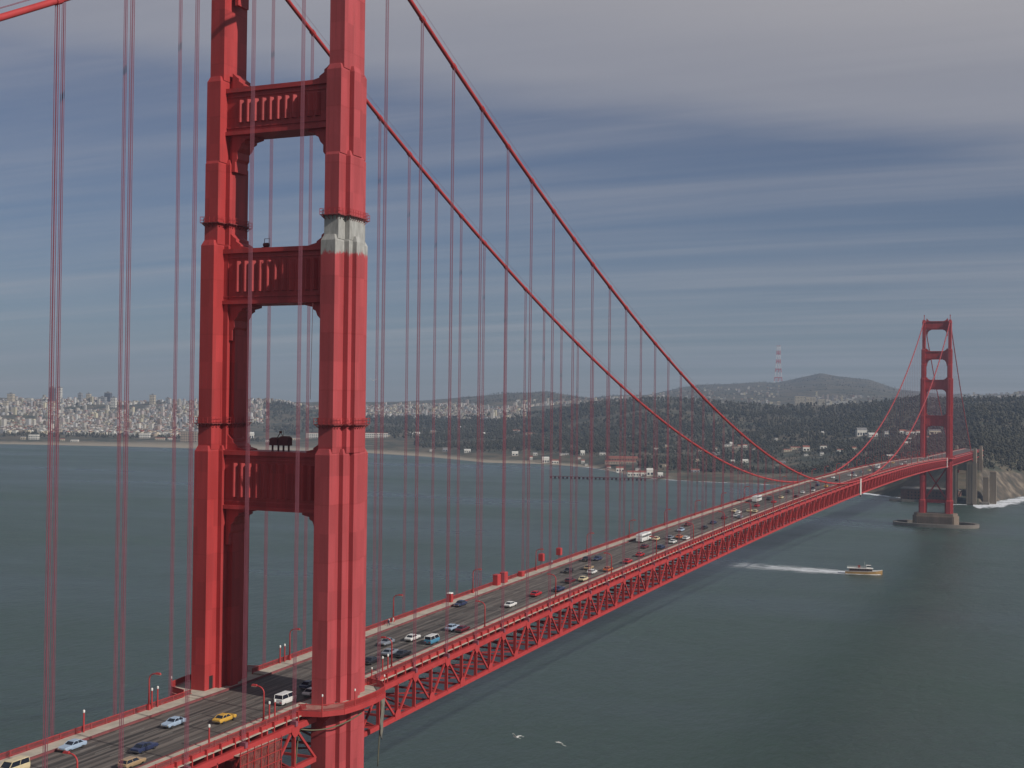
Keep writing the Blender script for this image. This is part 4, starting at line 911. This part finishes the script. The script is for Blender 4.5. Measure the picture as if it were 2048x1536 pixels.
# surf along the southern shore
pts = []
for a in np.linspace(-3.95, 3.0, 60):
    dn, zn = nodes_at(a); D = dn[1] - 10 - 55 * min(1.0, max(0.0, (a + 3.95) * .9)); s_ = min(1.0, (a + 3.95) * 1.2) if a < -2 else 1.0
    x = CAM.x + D * math.sin(math.radians(a)); y = CAM.y + D * math.cos(math.radians(a))
    d = Vector((math.sin(math.radians(a)), math.cos(math.radians(a)))); pts.append(((x, y), d, 16 + 62 * s_ + 30 * float(vnoise(np.array([a * 5.0]), np.array([3.0]))[0]), 1.0))
foam_sheet('surf', pts, M_SURF, '')
pts = []
for a in np.linspace(-21.0, -4.2, 150):
    dn, zn = nodes_at(a); D = dn[1] - 3; g_ = float(vnoise(np.array([a * 3.0]), np.array([9.0]))[0])
    x = CAM.x + D * math.sin(math.radians(a)); y = CAM.y + D * math.cos(math.radians(a))
    pts.append(((x, y), (math.sin(math.radians(a)), math.cos(math.radians(a))), 6 + 10 * g_ + (22 if -8.4 < a < -7.3 else 0), 0.55 + 0.45 * g_ + (0.5 if -8.4 < a < -7.3 else 0)))
foam_sheet('surf', pts, M_SURF, '')
# fishing pier
Q = thing('fishing_pier', 'thin dark wooden pier reaching into the bay from the far shore', 'pier')
m = MB(); m.beam((-690, 1850, 3.6), (-524, 1878, 3.6), 7, .7); m.build('deck', M_DARKSTEEL, Q); m = MB(); m.beam((-524, 1878, 3.6), (-515, 1960, 3.6), 6, .7); m.build('walkway', M_DARKSTEEL, Q)
for i in range(24):
    m = MB(); x = -688 + i * 7; y = 1850.4 + i * 1.18; m.box(x - .8, x + .8, y - 2.8, y + 2.8, -2, 3.3); m.build('pile', M_DARKSTEEL, Q)

# ------------------------------------------------------------------ far shore: buildings one can pick out
BW = {n: simple('wall_' + n, c, 0.8, 0.15, 0.1) for n, c in dict(white=(0.66, 0.63, 0.55), cream=(0.55, 0.47, 0.34), tan=(0.34, 0.27, 0.20), grey=(0.30, 0.30, 0.30), dark=(0.10, 0.10, 0.11), brick=(0.25, 0.12, 0.08)).items()}
BR = {n: simple('roof_' + n, c, 0.85, 0.2, 0.1) for n, c in dict(red=(0.26, 0.085, 0.055), grey=(0.20, 0.19, 0.18), white=(0.6, 0.58, 0.52), brown=(0.13, 0.09, 0.07)).items()}
def building(name, lab, x, y, w_, h_, wall, roof, grp=None, gable=True, rows=0, cols=0, depth=None, cat='building', rz=None):
    z = float(ground(x, y)[0]) - 1.5; w_ = max(w_, 5.0); h_ = max(h_, 4.0); d_ = depth or max(7.0, min(w_ * 0.6, 16))
    E = thing(name, lab, cat, (x, y, z), math.radians(25) if rz is None else rz, grp)
    hb = h_ * (0.72 if gable else 0.94) + 1.5
    m = MB(); m.box(-w_ / 2, w_ / 2, -d_ / 2, d_ / 2, 0, hb); wl = m.build('wall', BW[wall], E)
    m = MB(); e = 0.3
    if gable:
        m.prism([(-d_ / 2 - e, hb), (d_ / 2 + e, hb), (0, h_ + 1.5 + e)], 'x', -w_ / 2 - e, w_ / 2 + e)
    else:
        m.box(-w_ / 2 - e, w_ / 2 + e, -d_ / 2 - e, d_ / 2 + e, hb, hb + h_ * .06 + .2)
        if h_ > 25: m.box(-w_ * .2, w_ * .15, -d_ * .2, d_ * .2, hb + h_ * .06 + .2, hb + h_ * .06 + 4.5)
    m.build('roof', BR[roof], E)
    if rows:
        fw = w_ / cols; fh = (hb - 2.5) / rows; ws = MB(); ws.box(-fw * .3, fw * .3, -.12, .05, 0, fh * .5); we = ws.mesh('window', M_GLASS)
        for r_ in range(rows):
            for c_ in range(cols):
                link('window', we, wl, (-w_ / 2 + fw * (c_ + .5), -d_ / 2 - .02, 2.2 + r_ * fh))
        fd = d_ / max(1, round(cols * d_ / w_)); ws = MB(); ws.box(-.05, .12, -fd * .28, fd * .28, 0, fh * .5); we = ws.mesh('window', M_GLASS)
        for r_ in range(rows):
            for c_ in range(max(1, round(cols * d_ / w_))):
                link('window', we, wl, (w_ / 2 + .02, -d_ / 2 + fd * (c_ + .5), 2.2 + r_ * fh))
    return E
HR = [(-3989, 3923, 25, 42, 'cream', 'pale high-rise at the far left edge of the skyline'), (-3901, 4071, 22, 67, 'dark', 'tall dark slab high-rise on the skyline behind the thickest hanger ropes'), (-3875, 4085, 18, 68, 'white', 'tall white high-rise joined to the dark slab on the skyline'), (-3842, 4174, 17, 41, 'grey', 'grey high-rise right of the tall slab, left one of a pair'), (-3823, 4205, 18, 42, 'cream', 'cream high-rise right of the tall slab, right one of a pair'),
      (-3789, 4255, 31, 31, 'grey', 'broad low grey high-rise left of the bright white one'), (-3824, 4330, 27, 50, 'dark', 'dark high-rise just behind the bright white one'), (-3603, 4112, 21, 44, 'white', 'bright white high-rise standing apart near the tower'), (-3621, 4385, 22, 46, 'cream', 'lone pale high-rise between two hanger ropes left of the farther leg'), (-3600, 4465, 18, 29, 'grey', 'small grey high-rise right of the lone pale one'), (-3619, 3809, 18, 28, 'white', 'white block in front of the tall slab on the hillside'), (-3833, 3740, 16, 28, 'cream', 'cream block low at the left edge of the hillside'), (-4002, 4044, 22, 22, 'white', 'low white block on the skyline left of the tall slab')]
for x, y, w_, h_, c, lab in HR: building('high_rise', lab, x, y, w_, h_, c, 'grey', 'high-rises on the skyline', False, max(4, int(h_ / 7)), max(3, int(w_ / 6)), w_ * .8, 'high-rise', math.radians(15))
SHB = 'small white building on the sandy shore'; TRB = 'small pale building among the dark trees on the far hillside'
LOWB = [
 (-2594, 2616, 26, 14, 'white', 'white', 'white domed hall on the shore left of the thickest hanger ropes'), (-2615, 2596, 13, 9, 'cream', 'grey', 'small cream hall left of the white domed hall on the shore'), (-2429, 2600, 20, 8, 'white', 'grey', 'low white building at the water left of the farther leg'), (-2487, 2615, 11, 7, 'cream', 'red', 'low cream shed at the water near the thickest hanger ropes'),
 (-2433, 2901, 30, 14, 'white', 'white', 'white building group under the dark trees left of the farther leg'), (-2342, 2859, 27, 7, 'cream', 'red', 'long cream building with red roof left of the tan block'), (-2201, 2812, 46, 32, 'tan', 'grey', 'large tan block with window rows just left of the farther leg'), (-2320, 2877, 12, 7, 'white', 'red', 'small white house left of the tan block'),
 (-2142, 3036, 14, 18, 'white', 'white', 'white block seen between the legs at left above the hoist'), (-1952, 3079, 39, 15, 'white', 'red', 'long white building seen between the legs beside the nearer leg'), (-1958, 2991, 29, 7, 'cream', 'grey', 'low cream building seen between the legs by the shore'), (-1987, 2894, 11, 7, 'white', 'grey', 'small white building seen between the legs near the hoist'),
 (-1749, 3102, 68, 14, 'white', 'red', 'very long white building right of the nearer leg'), (-1696, 3234, 42, 9, 'white', 'white', 'white flat building right of the very long one'), (-1737, 3149, 15, 6, 'cream', 'grey', 'small cream annex at the end of the very long white building'),
 (-1693, 3360, 16, 8, 'tan', 'grey', TRB), (-1466, 3248, 7, 9, 'white', 'white', TRB), (-1400, 3338, 21, 8, 'white', 'red', TRB), (-1298, 3202, 26, 4, 'tan', 'red', TRB),
 (-1185, 2551, 15, 8, 'white', 'white', SHB), (-1275, 2613, 12, 9, 'grey', 'grey', SHB), (-1320, 2624, 7, 6, 'white', 'grey', SHB), (-1026, 2470, 14, 9, 'white', 'white', SHB), (-982, 2483, 10, 7, 'white', 'grey', SHB), (-950, 2383, 7, 9, 'white', 'red', SHB), (-898, 2340, 15, 12, 'white', 'white', 'larger white boathouse on the shore, left one of two'), (-868, 2319, 15, 8, 'white', 'red', 'larger white boathouse on the shore, right one of two'),
 (-905, 2466, 20, 4, 'white', 'grey', SHB), (-849, 2434, 9, 10, 'white', 'white', SHB), (-798, 2421, 13, 6, 'white', 'grey', SHB), (-831, 2366, 6, 4, 'white', 'red', SHB), (-797, 2298, 7, 7, 'white', 'red', SHB), (-775, 2259, 6, 4, 'white', 'grey', SHB),
 (-697, 2260, 59, 9, 'brick', 'red', 'long red roofed barrack on the shore, upper one of two'), (-681, 2197, 61, 6, 'tan', 'red', 'long red roofed barrack on the shore, lower one of two'), (-692, 2161, 8, 6, 'white', 'red', 'small white hut in front of the red roofed barracks, left one'), (-649, 2102, 15, 9, 'white', 'red', 'small white hut in front of the red roofed barracks, right one'),
 (-576, 1998, 45, 9, 'white', 'red', 'long white building at the water where the pier starts'), (-551, 1980, 12, 12, 'white', 'white', 'taller white gabled house at the end of the long white one'), (-526, 1960, 9, 8, 'white', 'white', 'lone white gabled hut at the water right of the pier'), (-603, 2070, 9, 4, 'white', 'grey', 'tiny white hut behind the long white building'),
 (-544, 2663, 9, 7, 'white', 'red', TRB), (-505, 2595, 10, 4, 'white', 'red', TRB), (-557, 2660, 6, 6, 'cream', 'red', TRB), (-424, 2546, 17, 5, 'cream', 'red', TRB), (-419, 2603, 22, 5, 'cream', 'red', TRB), (-386, 2553, 14, 11, 'white', 'red', TRB), (-359, 2411, 8, 4, 'white', 'grey', TRB), (-294, 2428, 12, 5, 'white', 'red', TRB), (-264, 2412, 8, 6, 'cream', 'red', TRB),
 (-310, 2815, 23, 18, 'white', 'grey', 'large white block on the wooded hill left of the distant tower'), (-278, 2764, 20, 8, 'white', 'white', 'flat white building beside the large white block on the hill'), (-247, 2758, 9, 12, 'white', 'grey', 'narrow white house right of the flat white building on the hill'), (-218, 2802, 14, 9, 'white', 'red', 'white house on the hill left of the distant tower, left end of the row'), (-195, 2764, 27, 7, 'white', 'red', 'long white house on the hill left of the distant tower, middle of the row'), (-176, 2731, 11, 9, 'white', 'red', 'white house on the hill touching the distant tower, right end of the row'), (-137, 2675, 26, 9, 'cream', 'grey', 'cream building seen through the distant tower between its legs'),
 (-416, 2914, 6, 7, 'white', 'white', TRB), (-502, 2795, 7, 5, 'white', 'grey', TRB), (-604, 2503, 10, 4, 'white', 'red', TRB), (-593, 2588, 8, 4, 'white', 'red', TRB), (-587, 2709, 7, 8, 'white', 'white', TRB)]
rr_ = random.Random(5)
for i in range(24):
    a_ = math.radians(rr_.uniform(-17.5, -5.6)); D_ = rr_.uniform(2330, 3050)
    LOWB.append((CAM.x + D_ * math.sin(a_), CAM.y + D_ * math.cos(a_), rr_.uniform(6, 16), rr_.uniform(4, 7), rr_.choice(['white', 'cream', 'tan', 'grey']), rr_.choice(['red', 'grey', 'white', 'brown']), TRB))
GRP = {TRB: 'pale houses in the far woods', SHB: 'white buildings on the sandy shore'}
for x, y, w_, h_, wc, rc, lab in LOWB:
    grp_ = None
    if lab in GRP:
        grp_ = '%s, %s walls %s roof' % (GRP[lab], wc, rc)
        lab = lab.replace('small white building' if lab == SHB else 'small pale building', 'small %s %s with %s roof' % (wc, 'hut' if w_ < 9 else 'house' if w_ < 14 else 'long building', rc)); grp_ += lab.split(' with')[0][5:]
    big = w_ > 25 and h_ > 12
    building('tan_block' if wc == 'tan' and big else 'house' if w_ < 20 else 'long_building', lab, x, y, w_, h_, wc, rc, grp_, not big, 6 if h_ > 25 else (2 if big else 1), max(2, int(w_ / 5)) if not big else int(w_ / 5))
for x, y, w_, h_, lab in ((-938, 5304, 43, 47, 'large tan block on the far hillside, left one of the cluster'), (-896, 5327, 38, 43, 'large tan block on the far hillside, middle one of the cluster'), (-854, 5340, 30, 30, 'large tan block on the far hillside, right one of the cluster'), (-805, 5323, 51, 13, 'low pale building right of the tan blocks on the far hillside'), (-761, 5376, 55, 11, 'lower pale building at the right end of the hillside cluster'), (-1018, 5251, 13, 26, 'narrow pale tower block left of the tan blocks on the far hillside')):
    building('hospital_block', lab, x, y, w_, h_, 'cream' if h_ > 20 else 'white', 'grey', None, False, max(2, int(h_ / 6)), max(3, int(w_ / 6)), w_ * .5, 'building', math.radians(10))

# ------------------------------------------------------------------ city houses: 300 nearest as things, the rest one mass
def polar(a, D): return CAM.x + D * np.sin(np.radians(a)), CAM.y + D * np.cos(np.radians(a))
PAL = np.array([(0.62, 0.58, 0.50), (0.55, 0.50, 0.41), (0.66, 0.64, 0.60), (0.45, 0.40, 0.33), (0.50, 0.42, 0.38), (0.38, 0.38, 0.38), (0.58, 0.52, 0.36), (0.30, 0.22, 0.17)])
def city_points():
    out = []
    st = math.radians(8)
    def area(a0, a1, k0, k1, n, keep=1.0):
        a = RNG.uniform(a0, a1, n); t = RNG.uniform(k0, k1, n); dn, zn = nodes_at(a)
        D = np.array([np.interp(t[i], np.arange(dn.shape[1]), dn[i]) for i in range(n)])
        x, y = polar(a, D)
        c, s = math.cos(st), math.sin(st); u = x * c + y * s; v = -x * s + y * c
        u = np.round(u / 11.0) * 11.0 + RNG.uniform(-1, 1, n); v = np.round(v / 30.0) * 30.0 + np.where(RNG.random(n) < .5, -9, 9) + RNG.uniform(-2, 2, n)     # rows of houses back to back along the streets
        x = u * c - v * s; y = u * s + v * c
        park = vnoise(x / 330, y / 330, 5); m = (park < 0.76) & (RNG.random(n) < keep)
        return np.stack([x[m], y[m]], 1)
    out.append(area(-51, -37.6, 2.15, 4.0, 7600)); out.append(area(-37.6, -34.6, 3.0, 4.0, 500)); out.append(area(-34.6, -29.5, 3.9, 4.05, 120)); out.append(area(-31.5, -23.0, 3.9, 4.9, 1700)); out.append(area(-23.5, -19.5, 4.6, 5.2, 200)); out.append(area(-20.5, -12, 5.0, 5.7, 260)); out.append(area(-10.8, -8.0, 4.9, 5.25, 130)); out.append(area(-4.5, 2.5, 5.0, 5.9, 500))
    return np.concatenate(out)
CP = city_points(); cz = ground(CP[:, 0], CP[:, 1])
cD = np.hypot(CP[:, 0] - CAM.x, CP[:, 1] - CAM.y); order = np.argsort(cD); CP = CP[order]; cz = cz[order]
hm = []
for w_, d_, h_, g in ((9, 12, 8, True), (8, 14, 10, False), (12, 12, 9, True), (10, 13, 12, False)):
    m = MB(); m.box(-w_ / 2, w_ / 2, -d_ / 2, d_ / 2, -2, h_); r = MB()
    if g: r.prism([(-w_ / 2 - .3, h_), (w_ / 2 + .3, h_), (0, h_ + 3)], 'y', -d_ / 2 - .3, d_ / 2 + .3)
    else: r.box(-w_ / 2 - .2, w_ / 2 + .2, -d_ / 2 - .2, d_ / 2 + .2, h_, h_ + .5)
    hm.append((m.mesh('wall', BW['white']), r.mesh('roof', BR['grey'])))
wn = list(BW); rn = list(BR)
ci = 0
for i in range(300):
    wm, rm = hm[i % 4]
    wc = random.choice(['white', 'white', 'cream', 'tan', 'grey', 'cream']); rc = random.choice(['grey', 'brown', 'red', 'grey', 'white'])
    kind_ = ('narrow gabled', 'narrow flat-roofed', 'broad gabled', 'tall flat-roofed')[i % 4]
    E = thing('town_house', '%s %s town house with %s roof in the rows on the city slope' % (kind_, wc, rc), 'house', (CP[i, 0], CP[i, 1], float(cz[i])), math.radians(8), '%s %s town houses with %s roofs' % (kind_, wc, rc))
    o = link('wall', wm, E); set_mat(o, BW[wc]); o = link('roof', rm, E); set_mat(o, BR[rc])
def city_mass():
    n = len(CP) - 300; P = CP[300:]; Z = cz[300:]
    w_ = RNG.uniform(3.2, 5.5, n); d_ = RNG.uniform(4, 7, n); h_ = RNG.uniform(5, 10.5, n) + (RNG.random(n) < .05) * RNG.uniform(5, 22, n); gab = RNG.random(n) < .35
    c, s = math.cos(math.radians(8)), math.sin(math.radians(8))
    base = np.array([(-1, -1), (1, -1), (1, 1), (-1, 1)])
    V = np.zeros((n, 10, 3))
    for k in range(4):
        lx = base[k, 0] * w_; ly = base[k, 1] * d_
        V[:, k, 0] = V[:, k + 4, 0] = P[:, 0] + lx * c - ly * s; V[:, k, 1] = V[:, k + 4, 1] = P[:, 1] + lx * s + ly * c
        V[:, k, 2] = Z - 3; V[:, k + 4, 2] = Z + h_
    for k, sg in ((8, -1), (9, 1)):
        ly = sg * d_ * 1.0; V[:, k, 0] = P[:, 0] - ly * s; V[:, k, 1] = P[:, 1] + ly * c; V[:, k, 2] = Z + h_ + np.where(gab, 3.0, 0.4)
    F = np.array([(0, 1, 5, 4), (1, 2, 6, 5), (2, 3, 7, 6), (3, 0, 4, 7), (4, 5, 8, 8), (5, 6, 9, 8), (6, 7, 9, 9), (7, 4, 8, 9)])
    fs = []
    for i in range(n):
        o = i * 10
        for f in F: fs.append(tuple(dict.fromkeys((f + o).tolist())))
    me = bpy.data.meshes.new('city_houses'); me.from_pydata(V.reshape(-1, 3).tolist(), [], fs)
    wc = PAL[RNG.integers(0, len(PAL), n)] * RNG.uniform(.45, 0.95, (n, 1)); rc = np.array([(0.2, 0.19, 0.18), (0.14, 0.11, 0.09), (0.25, 0.13, 0.09), (0.32, 0.30, 0.27)])[RNG.integers(0, 4, n)]
    col = np.ones((n, 8, 4)); col[:, :4, :3] = wc[:, None]; col[:, 4:, :3] = rc[:, None]
    at = me.attributes.new('tint', 'FLOAT_COLOR', 'FACE'); at.data.foreach_set('color', col.reshape(-1))
    m, t, b = new_mat('city_walls'); a = N(t, 'ShaderNodeAttribute', attribute_name='tint'); t.links.new(a.outputs['Color'], b.inputs['Base Color']); b.inputs['Roughness'].default_value = 0.85
    me.materials.append(m); tag(link('city_houses', me), kind='stuff')
city_mass()

# ------------------------------------------------------------------ woods (one mass of separate crowns)
def woods():
    pts = []
    def area(a0, a1, k0, k1, n, lo, seed, sc):
        a = RNG.uniform(a0, a1, n); t = RNG.uniform(k0, k1, n); dn, zn = nodes_at(a)
        D = np.array([np.interp(t[i], np.arange(dn.shape[1]), dn[i]) for i in range(n)]); x, y = polar(a, D)
        g = vnoise(x / 170, y / 170, seed) * .65 + vnoise(x / 60, y / 60, seed + 3) * .35; m = g > lo
        pts.append(np.stack([x[m], y[m], np.full(m.sum(), sc)], 1))
    area(-28, 3.4, 2.04, 3.0, 9000, .40, 21, .75); area(-28, 3.4, 2.02, 3.0, 5000, .20, 31, .38); area(-28, 3.4, 3.0, 4.05, 9500, .27, 22, 1.0)
    area(-34.6, -28, 2.4, 3.9, 1800, .34, 23, 1.0); area(-51, -34.6, 2.0, 2.25, 900, .40, 24, .7); area(-51, -34.6, 2.25, 4.0, 700, .6, 25, .8)
    area(-26, -19, 5.1, 6.1, 900, .35, 26, .6); area(-17, -6.3, 5.2, 6.0, 1500, .45, 27, .6); area(-6, 3, 4.0, 5.0, 500, .4, 28, 1.0)
    P = np.concatenate(pts)
    bl = [(b[0], b[1], max(b[2], 12)) for b in LOWB]
    keep = np.ones(len(P), bool)
    for bx, by, bw in bl:
        dx = P[:, 0] - bx; dy = P[:, 1] - by; dcam = np.hypot(bx - CAM.x, by - CAM.y); ux, uy = (CAM.x - bx) / dcam, (CAM.y - by) / dcam
        al = dx * ux + dy * uy; ac = np.abs(dx * -uy + dy * ux); keep &= ~((al > -10) & (al < 70) & (ac < bw * .6 + 4))
    # the motorway clearing behind the south tower
    P = P[keep]; Z = ground(P[:, 0], P[:, 1]); n = len(P)
    P = P[Z > 3.5]; Z = Z[Z > 3.5]; n = len(P)
    ph = (1 + 5 ** .5) / 2
    ico = np.array([(-1, ph, 0), (1, ph, 0), (-1, -ph, 0), (1, -ph, 0), (0, -1, ph), (0, 1, ph), (0, -1, -ph), (0, 1, -ph), (ph, 0, -1), (ph, 0, 1), (-ph, 0, -1), (-ph, 0, 1)]) / math.hypot(1, ph)
    IF = np.array([(0, 11, 5), (0, 5, 1), (0, 1, 7), (0, 7, 10), (0, 10, 11), (1, 5, 9), (5, 11, 4), (11, 10, 2), (10, 7, 6), (7, 1, 8), (3, 9, 4), (3, 4, 2), (3, 2, 6), (3, 6, 8), (3, 8, 9), (4, 9, 5), (2, 4, 11), (6, 2, 10), (8, 6, 7), (9, 8, 1)])
    NB = 3; V = np.zeros((n, NB, 12, 3))
    big = vnoise(P[:, 0] / 120, P[:, 1] / 120, 41); r = (RNG.uniform(1.8, 4.2, n) + 3.0 * big * RNG.random(n) ** 2) * P[:, 2]; h = (RNG.uniform(5, 11, n) + 11 * big) * P[:, 2]
    for k in range(NB):
        off = RNG.uniform(-.7, .7, (n, 3)) * r[:, None]; off[:, 2] = h * (.45 + .22 * k) + RNG.uniform(-.1, .1, n) * h
        rr = r * RNG.uniform(.55, 1.0, n) * (1 - .12 * k); jit = RNG.uniform(.65, 1.25, (n, 12, 1))
        V[:, k] = np.stack([P[:, 0], P[:, 1], Z - 1], 1)[:, None] + off[:, None] + ico[None] * jit * rr[:, None, None] * np.array([1, 1, 1.15])
    F = (np.arange(n * NB)[:, None, None] * 12 + IF[None]).reshape(-1, 3)
    me = bpy.data.meshes.new('woods'); nv = n * NB * 12
    me.vertices.add(nv); me.vertices.foreach_set('co', V.reshape(-1)); me.loops.add(len(F) * 3); me.loops.foreach_set('vertex_index', F.reshape(-1)); me.polygons.add(len(F))
    me.polygons.foreach_set('loop_start', np.arange(len(F)) * 3); me.polygons.foreach_set('loop_total', np.full(len(F), 3)); me.update(calc_edges=True)
    m, t, b = new_mat('foliage'); n1 = noise(t, obj_coord(t), 0.018, 5, .65); n2 = noise(t, obj_coord(t), 0.4, 3, .6)
    c = ramp(t, n1, [(0.32, (0.022, 0.021, 0.011)), (0.5, (0.036, 0.033, 0.017)), (0.68, (0.052, 0.045, 0.023))])
    c = mixc(t, .5, c, ramp(t, n2, [(0.3, .75), (0.7, 1.15)]), 'MULTIPLY'); t.links.new(c, b.inputs['Base Color']); b.inputs['Roughness'].default_value = .9
    me.polygons.foreach_set('use_smooth', np.ones(len(F), bool)); me.materials.append(m); tag(link('woods', me), kind='stuff'); print('woods', n)
woods()

# ------------------------------------------------------------------ broadcast mast on the far hill
mx, my = -1794.0, 8885.0; mz = float(ground(mx, my)[0]) - 3
MT = thing('broadcast_mast', 'tall red and white three legged broadcast mast on the far hill', 'mast', (mx, my, mz))
m_, t_, b_ = new_mat('mast_bands'); tcn = N(t_, 'ShaderNodeTexCoord'); sp = N(t_, 'ShaderNodeSeparateXYZ'); t_.links.new(tcn.outputs['Object'], sp.inputs[0])
t_.links.new(mixc(t_, math_n(t_, 'GREATER_THAN', math_n(t_, 'FRACT', math_n(t_, 'DIVIDE', sp.outputs[2], 62.0)), 0.52), (0.62, 0.60, 0.58), (0.42, 0.05, 0.04)), b_.inputs['Base Color'])
HM = 548 - mz
def mr(z): f = z / HM; return 26 * (1 - f) ** 1.4 + 9 if f < .62 else 9 + (26 * .38 ** 1.4) * (1 - f) / .38 + 8 * max(0, f - .62)
ang = [math.radians(a) for a in (100, 220, 340)]
zs = [HM * i / 10 for i in range(11)]
for a in ang:
    m = MB(); m.tube([(mr(z) * math.cos(a), mr(z) * math.sin(a), z) for z in zs], 3.0, 6); m.build('leg', m_, MT)
for f in (.2, .4, .6, .8, 1.0):
    z = HM * f - (4 if f == 1 else 0); m = MB()
    for i in range(3):
        a, b = ang[i], ang[(i + 1) % 3]; m.beam((mr(z) * math.cos(a), mr(z) * math.sin(a), z), (mr(z) * math.cos(b), mr(z) * math.sin(b), z), 4, 7)
    m.build('crossbeam', m_, MT)
m = MB()
for i in range(10):
    for k in range(3):
        a, b = ang[k], ang[(k + 1) % 3]; m.beam((mr(zs[i]) * math.cos(a), mr(zs[i]) * math.sin(a), zs[i]), (mr(zs[i + 1]) * math.cos(b), mr(zs[i + 1]) * math.sin(b), zs[i + 1]), 1.5, 1.5)
m.build('lattice', m_, MT)

# ------------------------------------------------------------------ haze
hz = MB(); hz.box(-9500, 3500, -800, 12700, -7, 570)
ho = hz.build('haze', None); ho.data.materials.clear()
m = bpy.data.materials.new('haze'); m.use_nodes = True; t = m.node_tree; t.nodes.clear()
pv = N(t, 'ShaderNodeVolumePrincipled', i_Density=7.5e-5, i_Anisotropy=0.1); pv.inputs['Color'].default_value = (0.45, 0.57, 0.75, 1)
out = N(t, 'ShaderNodeOutputMaterial'); t.links.new(pv.outputs[0], out.inputs['Volume']); ho.data.materials.append(m)
tag(ho, kind='stuff')
print('objects', len(bpy.data.objects))
